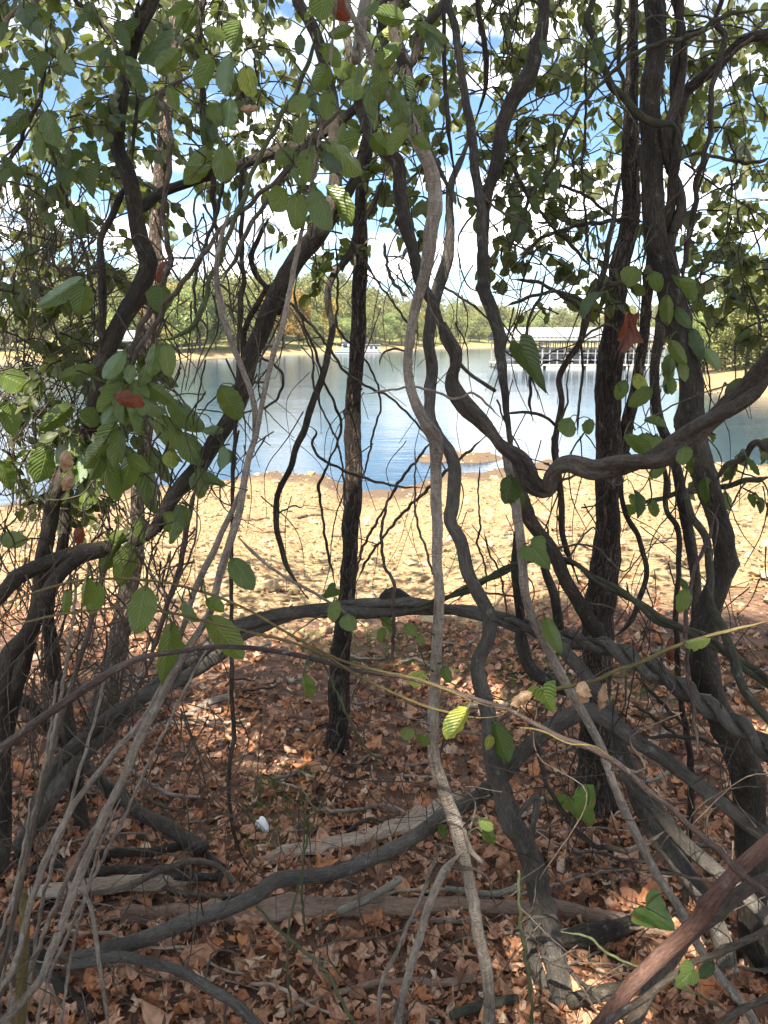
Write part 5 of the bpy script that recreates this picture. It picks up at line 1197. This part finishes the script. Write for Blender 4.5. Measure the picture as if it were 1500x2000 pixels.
for tok in LEAVES.split():
    bx, by, tx, ty, w, kd = tok.split(','); bx, by, tx, ty, w = map(float, (bx, by, tx, ty, w))
    dd = np.hypot(PX[:, 0] - bx, PX[:, 1] - by) + 14 * np.abs(ALLP[:, 1] - 1.2)
    i = int(np.argmin(dd)); sp = ALLP[i]; host = STEMS[ALLO[i]][0]
    Y = float(np.clip(sp[1], 0.85, 2.1)) - 0.03
    B = P(bx, by, Y); T = P(tx, ty, Y + rg.uniform(-0.03, 0.02))
    rot = rg.uniform(-0.7, 0.7)
    wm = w * depth_scale(bx, by, Y) / max(0.7, math.cos(rot))
    o = place_leaf(LM[kd][rg.integers(len(LM[kd]))], B, T, wm, rot, host)
    if kd == 'y': o['label'] = 'yellowing leaf'
    if kd == 's': o['label'] = 'heart-shaped leaf with brown spots'
    # stalk from the stem to the leaf
    q = Vector(sp); mid = (q + B) / 2 + Vector((0, 0, 0.15 * (q - B).length)); r_ = 0.0011
    S = catmull(np.array([[*q, r_ * 1.3], [*mid, r_], [*B, r_], [*(B + (T - B) * 0.12), r_ * 0.6]]), lambda r: 0.008)
    V, F, A = tube_geo(S, 5, 3, wob=0.2, knots=0)
    add('leaf_stalk', new_mesh('leaf_stalk', V - np.array(host.location), F, attr=A, mats=[M['green']]), host)
AUTO = [(0, 260, -10, 420, 20, 'kkdn'), (250, 520, -10, 330, 16, 'nnd'), (520, 830, -20, 330, 24, 'nnnd'), (0, 430, 690, 1010, 34, 'nnnnp'), (1180, 1480, 500, 960, 16, 'nnd'), (120, 420, 1010, 1180, 6, 'n'), (1000, 1180, 20, 420, 10, 'd')]
for (x0, x1, y0, y1, cnt_, kinds) in AUTO:
    idx = np.where((PX[:, 0] > x0) & (PX[:, 0] < x1) & (PX[:, 1] > y0) & (PX[:, 1] < y1) & (ALLP[:, 1] < 2.05) & (ALLP[:, 2] > 0.2))[0]
    for _ in range(cnt_):
        i = int(rg.choice(idx)); sp = ALLP[i]; host = STEMS[ALLO[i]][0]; Y = float(sp[1]) - rg.uniform(0.03, 0.09)
        bx, by = PX[i, 0] + rg.normal() * 18, PX[i, 1] + rg.uniform(-12, 18); a = math.radians(90 + rg.normal() * 38)
        ln = rg.uniform(38, 82) * (1.0 if Y < 1.6 else 0.8); kd = kinds[rg.integers(len(kinds))]
        B = P(bx, by, Y); T = P(bx + ln * math.cos(a), by + ln * math.sin(a), Y + rg.uniform(-0.04, 0.03)); rot = rg.uniform(-0.9, 0.9)
        place_leaf(LM[kd][rg.integers(len(LM[kd]))], B, T, ln * rg.uniform(0.45, 0.62) * depth_scale(bx, by, Y), rot, host)
        q = Vector(sp); mid = (q + B) / 2 + Vector((0, 0, 0.02))
        V, F, A = tube_geo(catmull(np.array([[*q, 0.0015], [*mid, 0.0012], [*B, 0.0012], [*(B + (T - B) * 0.12), 0.0007]]), lambda r: 0.008), 5, 3, wob=0.2, knots=0)
        add('leaf_stalk', new_mesh('leaf_stalk', V - np.array(host.location), F, attr=A, mats=[M['green']]), host)
def hanging(label, bx, by, tx, ty, w, kd, Y):
    me = LM[kd][0]; B = P(bx, by, Y); T = P(tx, ty, Y)
    o = place_leaf(me, B, T, w * depth_scale(bx, by, Y), 0.2, None); o.name = 'dry_leaf'
    tag(o, label, 'leaf')
v, f, u = lobed_leaf(np.random.default_rng(15), True); v = v + np.array([0, 0.45, 0]); v[:, 2] = v[:, 2] * 0.6 - 0.9 * np.abs(v[:, 0]) + 0.10 * np.sin(v[:, 1] * 9)
LM['R'] = [new_mesh('leaf', v, f, uv=u, mats=[M['leaf_rust']])]
hanging('curled rust-red dead leaf caught in the vines before the furrowed tree', 1240, 565, 1204, 728, 62, 'R', 1.6)
hanging('curled red-brown dead leaf hanging in the left leaf cluster', 225, 770, 278, 792, 40, 'r', 1.1)
hanging('upper pale curled dead leaf below the left leaf cluster', 132, 880, 122, 925, 34, 't', 1.1)
hanging('lower pale curled dead leaf below the left leaf cluster', 142, 925, 118, 960, 28, 't', 1.1)
hanging('tan curled dead leaf caught on the olive runner at right', 1142, 1332, 1130, 1378, 40, 't', 0.93)
hanging('narrow tan dead leaf hanging beside the curled one on the runner', 1183, 1335, 1166, 1392, 22, 't', 0.93)
hanging('striped tan dead leaf at the crossing of the runners', 1040, 1352, 995, 1375, 30, 't', 0.93)
hanging('curled tan dead leaf among the upper centre leaves', 470, 212, 505, 215, 18, 't', 1.25)
hanging('orange dead leaf caught beside the pale stem top', 650, 5, 680, 38, 42, 'r', 1.3)
hanging('dark rust dead leaf by the charcoal vine bend', 330, 512, 305, 552, 34, 'r', 1.7)
hanging('dark brown dead leaf beside the left horizontal vine', 158, 1030, 148, 1066, 30, 'r', 1.6)
hanging('long reddish dead leaf hanging above the rope-like vine', 1312, 1245, 1303, 1305, 22, 'r', 1.6)

# ------------------------------------------------------------------ canopy sprays behind
OV = [leaf_geo(rg, 'oval', 0.3, 0.3, 2, 4) for _ in range(5)] + [leaf_geo(rg, 'heart', 0.25, 0.3, 2, 4) for _ in range(3)]
CM = [new_mesh('leaf', v, f, uv=u, mats=[M['canopy']]) for v, f, u in OV]
REG = [(-30, 240, -60, 540, 175, 1.9, 4.4, T1), (-30, 230, 540, 1000, 55, 1.8, 2.5, V1), (230, 440, -60, 260, 46, 2.2, 4.8, T1), (400, 700, -60, 330, 66, 2.2, 4.8, T2), (470, 760, 260, 480, 14, 2.3, 4.0, T2),
       (720, 1010, -60, 300, 54, 2.3, 4.8, V7), (740, 900, 280, 470, 9, 2.2, 3.6, V7), (1000, 1260, -60, 470, 98, 2.3, 4.8, T4), (1330, 1530, -60, 550, 105, 1.9, 4.6, T3),
       (1040, 1160, 470, 640, 8, 2.0, 2.6, T4), (1350, 1520, 470, 680, 16, 2.0, 3.0, T3), (970, 1100, 280, 500, 7, 2.0, 3.0, V7), (1390, 1520, 820, 960, 5, 1.9, 2.4, T3), (640, 780, 440, 520, 4, 2.1, 2.6, T2), (-20, 220, 520, 720, 12, 2.0, 3.0, T1)]
hosts_n = {}; rest = {}
rg = np.random.default_rng(99)
for (x0, x1, y0, y1, ns, Ya, Yb, host) in REG:
    hl = np.array(host.location)
    for _ in range(ns):
        px, py = rg.uniform(x0, x1), rg.uniform(y0, y1); Y = rg.uniform(Ya, Yb)
        c = np.array(P(px, py, Y)); ds = Y / FPX
        ln = rg.uniform(60, 150) * ds; a = rg.uniform(0, 6.28)
        d = np.array([math.cos(a), math.sin(a) * 0.7, rg.uniform(-0.5, 0.1)]); d /= np.linalg.norm(d)
        pts = [c, c + d * ln * .35 + [0, 0, ln * .05], c + d * ln * .7 + [0, 0, -ln * .04], c + d * ln + [0, 0, -ln * .28]]
        S = catmull(np.array([[*p, r] for p, r in zip(pts, (0.0028, 0.0022, 0.0016, 0.0009))]), lambda r: ln / 14)
        V, F, A = tube_geo(S, 5, int(rg.integers(999)), wob=0.8, knots=0)
        add('twig', new_mesh('twig', V - hl, F, attr=A, mats=[M['dark']]), host)
        T_, N_, B_ = frames(S)
        nl = int(rg.integers(6, 13))
        for k in range(nl):
            i = int(rg.uniform(0.12, 1) * (len(S) - 1))
            side = (N_[i] * rg.normal() + B_[i] * rg.normal()); side /= np.linalg.norm(side)
            ax = side * 0.7 + T_[i] * 0.5 + np.array([0, 0, -0.55]); ax /= np.linalg.norm(ax)
            L = rg.uniform(14, 30) * ds * (1.25 if Y < 2.6 else 1.0); L = min(L, 0.10)
            x = np.cross(ax, rg.normal(size=3)); x /= np.linalg.norm(x); z = np.cross(x, ax)
            b = S[i, :3] + ax * L * 0.12
            W = L * rg.uniform(0.55, 0.8); gi = int(rg.integers(len(OV)))
            cnt_ = hosts_n.get(host.name, 0)
            if cnt_ < 300 and rg.uniform() < 0.75:
                m = Matrix(((x[0] * W, ax[0] * L, z[0] * L, b[0] - hl[0]), (x[1] * W, ax[1] * L, z[1] * L, b[1] - hl[1]), (x[2] * W, ax[2] * L, z[2] * L, b[2] - hl[2]), (0, 0, 0, 1)))
                o = bpy.data.objects.new('leaf', CM[gi]); COL.objects.link(o); o.parent = host; o.matrix_local = m
                hosts_n[host.name] = cnt_ + 1
            else:
                v, f, u = OV[gi]
                rest.setdefault(host.name, (host, Acc()))[1].put(v @ np.array([x * W, ax * L, z * L]) + b - hl, f, UV=u)
for host, acc in rest.values():
    o = add('foliage', acc.mesh('foliage', [M['canopy']]), host); o['kind'] = 'stuff'

# fine bramble twigs massed on the left
acc = Acc()
def fine_twigs(n, x0, x1, y0, y1, Ya, Yb, wmin, wmax, steep):
    for _ in range(n):
        px, py = rg.uniform(x0, x1), rg.uniform(y0, y1); Y = rg.uniform(Ya, Yb)
        ln = rg.uniform(70, 260); a = math.pi / 2 + rg.normal() * steep; C = []
        bend = rg.normal() * 0.6; w = rg.uniform(wmin, wmax)
        for t in (-0.5, -0.2, 0.15, 0.5):
            aa = a + bend * t
            p = P(px + ln * t * math.cos(aa) + rg.normal() * 7, py + ln * t * math.sin(aa) + rg.normal() * 7, Y + rg.normal() * 0.04)
            C.append([*p, 0.5 * w * (1 - 0.6 * (t + .5)) * Y / FPX])
        V, F, A = tube_geo(catmull(np.array(C), lambda r: 0.02), 5, int(rg.integers(999)), wob=1.0, knots=3); acc.put(V, F, A)
fine_twigs(380, -20, 215, 380, 960, 1.9, 2.9, 1.6, 4, 0.7)
fine_twigs(240, -20, 360, 960, 1450, 1.6, 2.4, 2, 5, 0.5)
fine_twigs(90, 260, 520, 480, 1000, 1.8, 2.3, 2, 5, 0.45)
fine_twigs(60, 0, 420, 1350, 1900, 1.25, 1.7, 2, 5, 0.5)
tag(add('bramble_thicket', acc.mesh('bramble_thicket', [M['brown']])), 'dense thicket of fine tangled bare twigs at the left', 'thicket', kind='stuff')
acc = Acc()
fine_twigs(150, 380, 1020, -40, 560, 1.7, 2.6, 1.6, 4.5, 0.6)
fine_twigs(170, 980, 1520, -40, 720, 1.7, 2.6, 1.6, 4.5, 0.6)
fine_twigs(45, 480, 1000, 540, 1160, 1.8, 2.4, 1.5, 3.5, 0.35)
fine_twigs(75, 980, 1520, 700, 1240, 1.7, 2.3, 1.8, 4.5, 0.45)
fine_twigs(60, 1000, 1520, 1200, 1700, 1.4, 1.9, 1.8, 5, 0.6)
tag(add('twig_tangle', acc.mesh('twig_tangle', [M['dark']])), 'web of thin dark bare twigs hanging between the larger vines', 'twigs', kind='stuff')
acc = Acc()
fine_twigs(90, 230, 1480, 1330, 1720, 1.6, 2.0, 1.5, 3.5, 0.8)
fine_twigs(60, 0, 1500, 1500, 1950, 1.2, 1.45, 2, 4.5, 0.7)
tag(add('dry_stalks', acc.mesh('dry_stalks', [M['brown']])), 'sparse thin dry stalks poking up through the leaf litter', 'stalks', kind='stuff')
# small side twigs of the vines
for (host, S) in list(STEMS):
    if host in (T1, T2, T4) or len(S) < 20: continue
    hl = np.array(host.location)
    k = rg.poisson(1.3)
    for _ in range(k):
        i = int(rg.integers(2, len(S) - 2)); p = S[i, :3]
        if S[i, 3] < 0.0025: continue
        ln = rg.uniform(0.05, 0.28); d = rg.normal(size=3) * np.array([1, 0.5, 1]); d[2] += 0.25; d /= np.linalg.norm(d)
        r0 = min(0.0035, S[i, 3] * 0.5)
        pts = [p, p + d * ln * .4 + rg.normal(size=3) * ln * .07, p + d * ln * .7 + rg.normal(size=3) * ln * .12, p + d * ln + rg.normal(size=3) * ln * .15 + [0, 0, -ln * .1]]
        V, F, A = tube_geo(catmull(np.array([[*q, r0 * f] for q, f in zip(pts, (1, .75, .5, .25))]), lambda r: 0.012), 6, int(rg.integers(999)), wob=1.0, knots=8)
        add('twig', new_mesh('twig', V - hl, F, attr=A, mats=[M['brown']]), host)
# scrap of white plastic in the litter
p = G(512, 1628)
v, f = rock_geo(np.random.default_rng(8), 2)
v = v * np.array([0.03, 0.022, 0.055]) * (1 + 0.25 * np.sin(v[:, [2]] * 5 + v[:, [0]] * 4))
o = add('plastic_scrap', new_mesh('plastic_scrap', v, f, mats=[M['plastic']]), loc=p + Vector((0, 0, 0.03))); o.rotation_euler = (0.5, 0.3, 0.4)
tag(o, 'crumpled scrap of white plastic lying in the leaf litter', 'litter')

# ------------------------------------------------------------------ unseen trees behind the viewpoint, placed to shade the tangle
cot = math.cos(SUN_EL) / math.sin(SUN_EL)
for i, (tx, ty, nleaf) in enumerate([(-4.2, -4.6, 9000), (-1.0, -5.0, 9000), (-2.6, -7.6, 9000)]):
    r2 = np.random.default_rng(300 + i)
    e = empty('shade_tree', (tx, ty, zg(tx, ty))); tag(e, 'unseen tall leafy tree behind the viewpoint with crown shaped to shade the tangle', 'tree', 'unseen shade trees behind the viewpoint')
    acc = Acc(); C0 = np.array([[0, 0, -0.2, 0.22], [0.1, 0.05, 3.5, 0.18], [0, 0.1, 8.5, 0.12], [0.1, 0, 13.0, 0.03]])
    v, f, a = tube_geo(catmull(C0, lambda r: 0.15), 14, i, wob=0.3, knots=1); acc.put(v, f, a)
    for k in range(9):
        an = r2.uniform(0, 6.28); z0 = r2.uniform(7.5, 11); ln = r2.uniform(1.8, 3.2)
        v, f, a = tube_geo(catmull(np.array([[0, 0, z0, 0.05], [math.cos(an) * ln * .5, math.sin(an) * ln * .5, z0 + 0.6, 0.03], [math.cos(an) * ln, math.sin(an) * ln, z0 + 0.9, 0.01]]), lambda r: 0.15), 8, i + k, wob=0.5, knots=1); acc.put(v, f, a)
    add('trunk', acc.mesh('trunk', [M['furrow']]), e)
    p = r2.uniform(-1, 1, (nleaf * 2, 3)) * np.array([3.4, 3.6, 2.3]) + np.array([0, 0, 11.0])
    q = p + np.array([tx, ty, 0])
    ok = ((p / np.array([3.6, 3.8, 99])) ** 2).sum(1) < 1.0
    # crowns are trimmed along the sun rays to set the ragged shade edge
    land = q - np.array(to_sun)[None] / to_sun.z * q[:, [2]]
    edge = 4.25 + 0.3 * np.sin(q[:, 0] * 2.2) + 0.25 * np.sin(q[:, 0] * 5.1 + q[:, 2] * 3) - 1.1 * np.clip(-land[:, 0] - 0.1, 0, 0.7)
    ok &= (land[:, 1] < edge) & (land[:, 1] > -0.6) & (np.abs(land[:, 0] - 0.1) < 2.5)
    ok &= (np.sin(land[:, 0] * 3.1 + 0.6 * np.sin(land[:, 1] * 2.3)) * np.sin(land[:, 1] * 3.7 + 1.1 + 0.8 * np.sin(land[:, 0] * 1.9)) + 0.35 * np.sin(land[:, 0] * 9.0 + land[:, 1] * 7.0)) < 0.66  # gaps cut into the crowns to let sun dapples through
    p = p[ok][:nleaf]
    V, F = quads(p, 0.17, r2, 0.75)
    add('crown', new_mesh('crown', V, F, mats=[M['shade_leaf']], smooth=False), e)

# ------------------------------------------------------------------ the air over the lake
HZ = bpy.data.materials.new('haze_air'); HZ.use_nodes = True
hn = HZ.node_tree.nodes; hn.clear()
ho = hn.new('ShaderNodeOutputMaterial'); hv = hn.new('ShaderNodeVolumePrincipled')
hv.inputs['Color'].default_value = (0.86, 0.91, 1.0, 1); hv.inputs['Density'].default_value = 0.00016
HZ.node_tree.links.new(hv.outputs[0], ho.inputs['Volume'])
acc = Acc(); box(acc, (0, 1700, 45), (11000, 4200, 100))
tag(add('haze', acc.mesh('haze', [HZ], False)), 'faint pale haze over the lake and far shore', 'haze', kind='stuff')
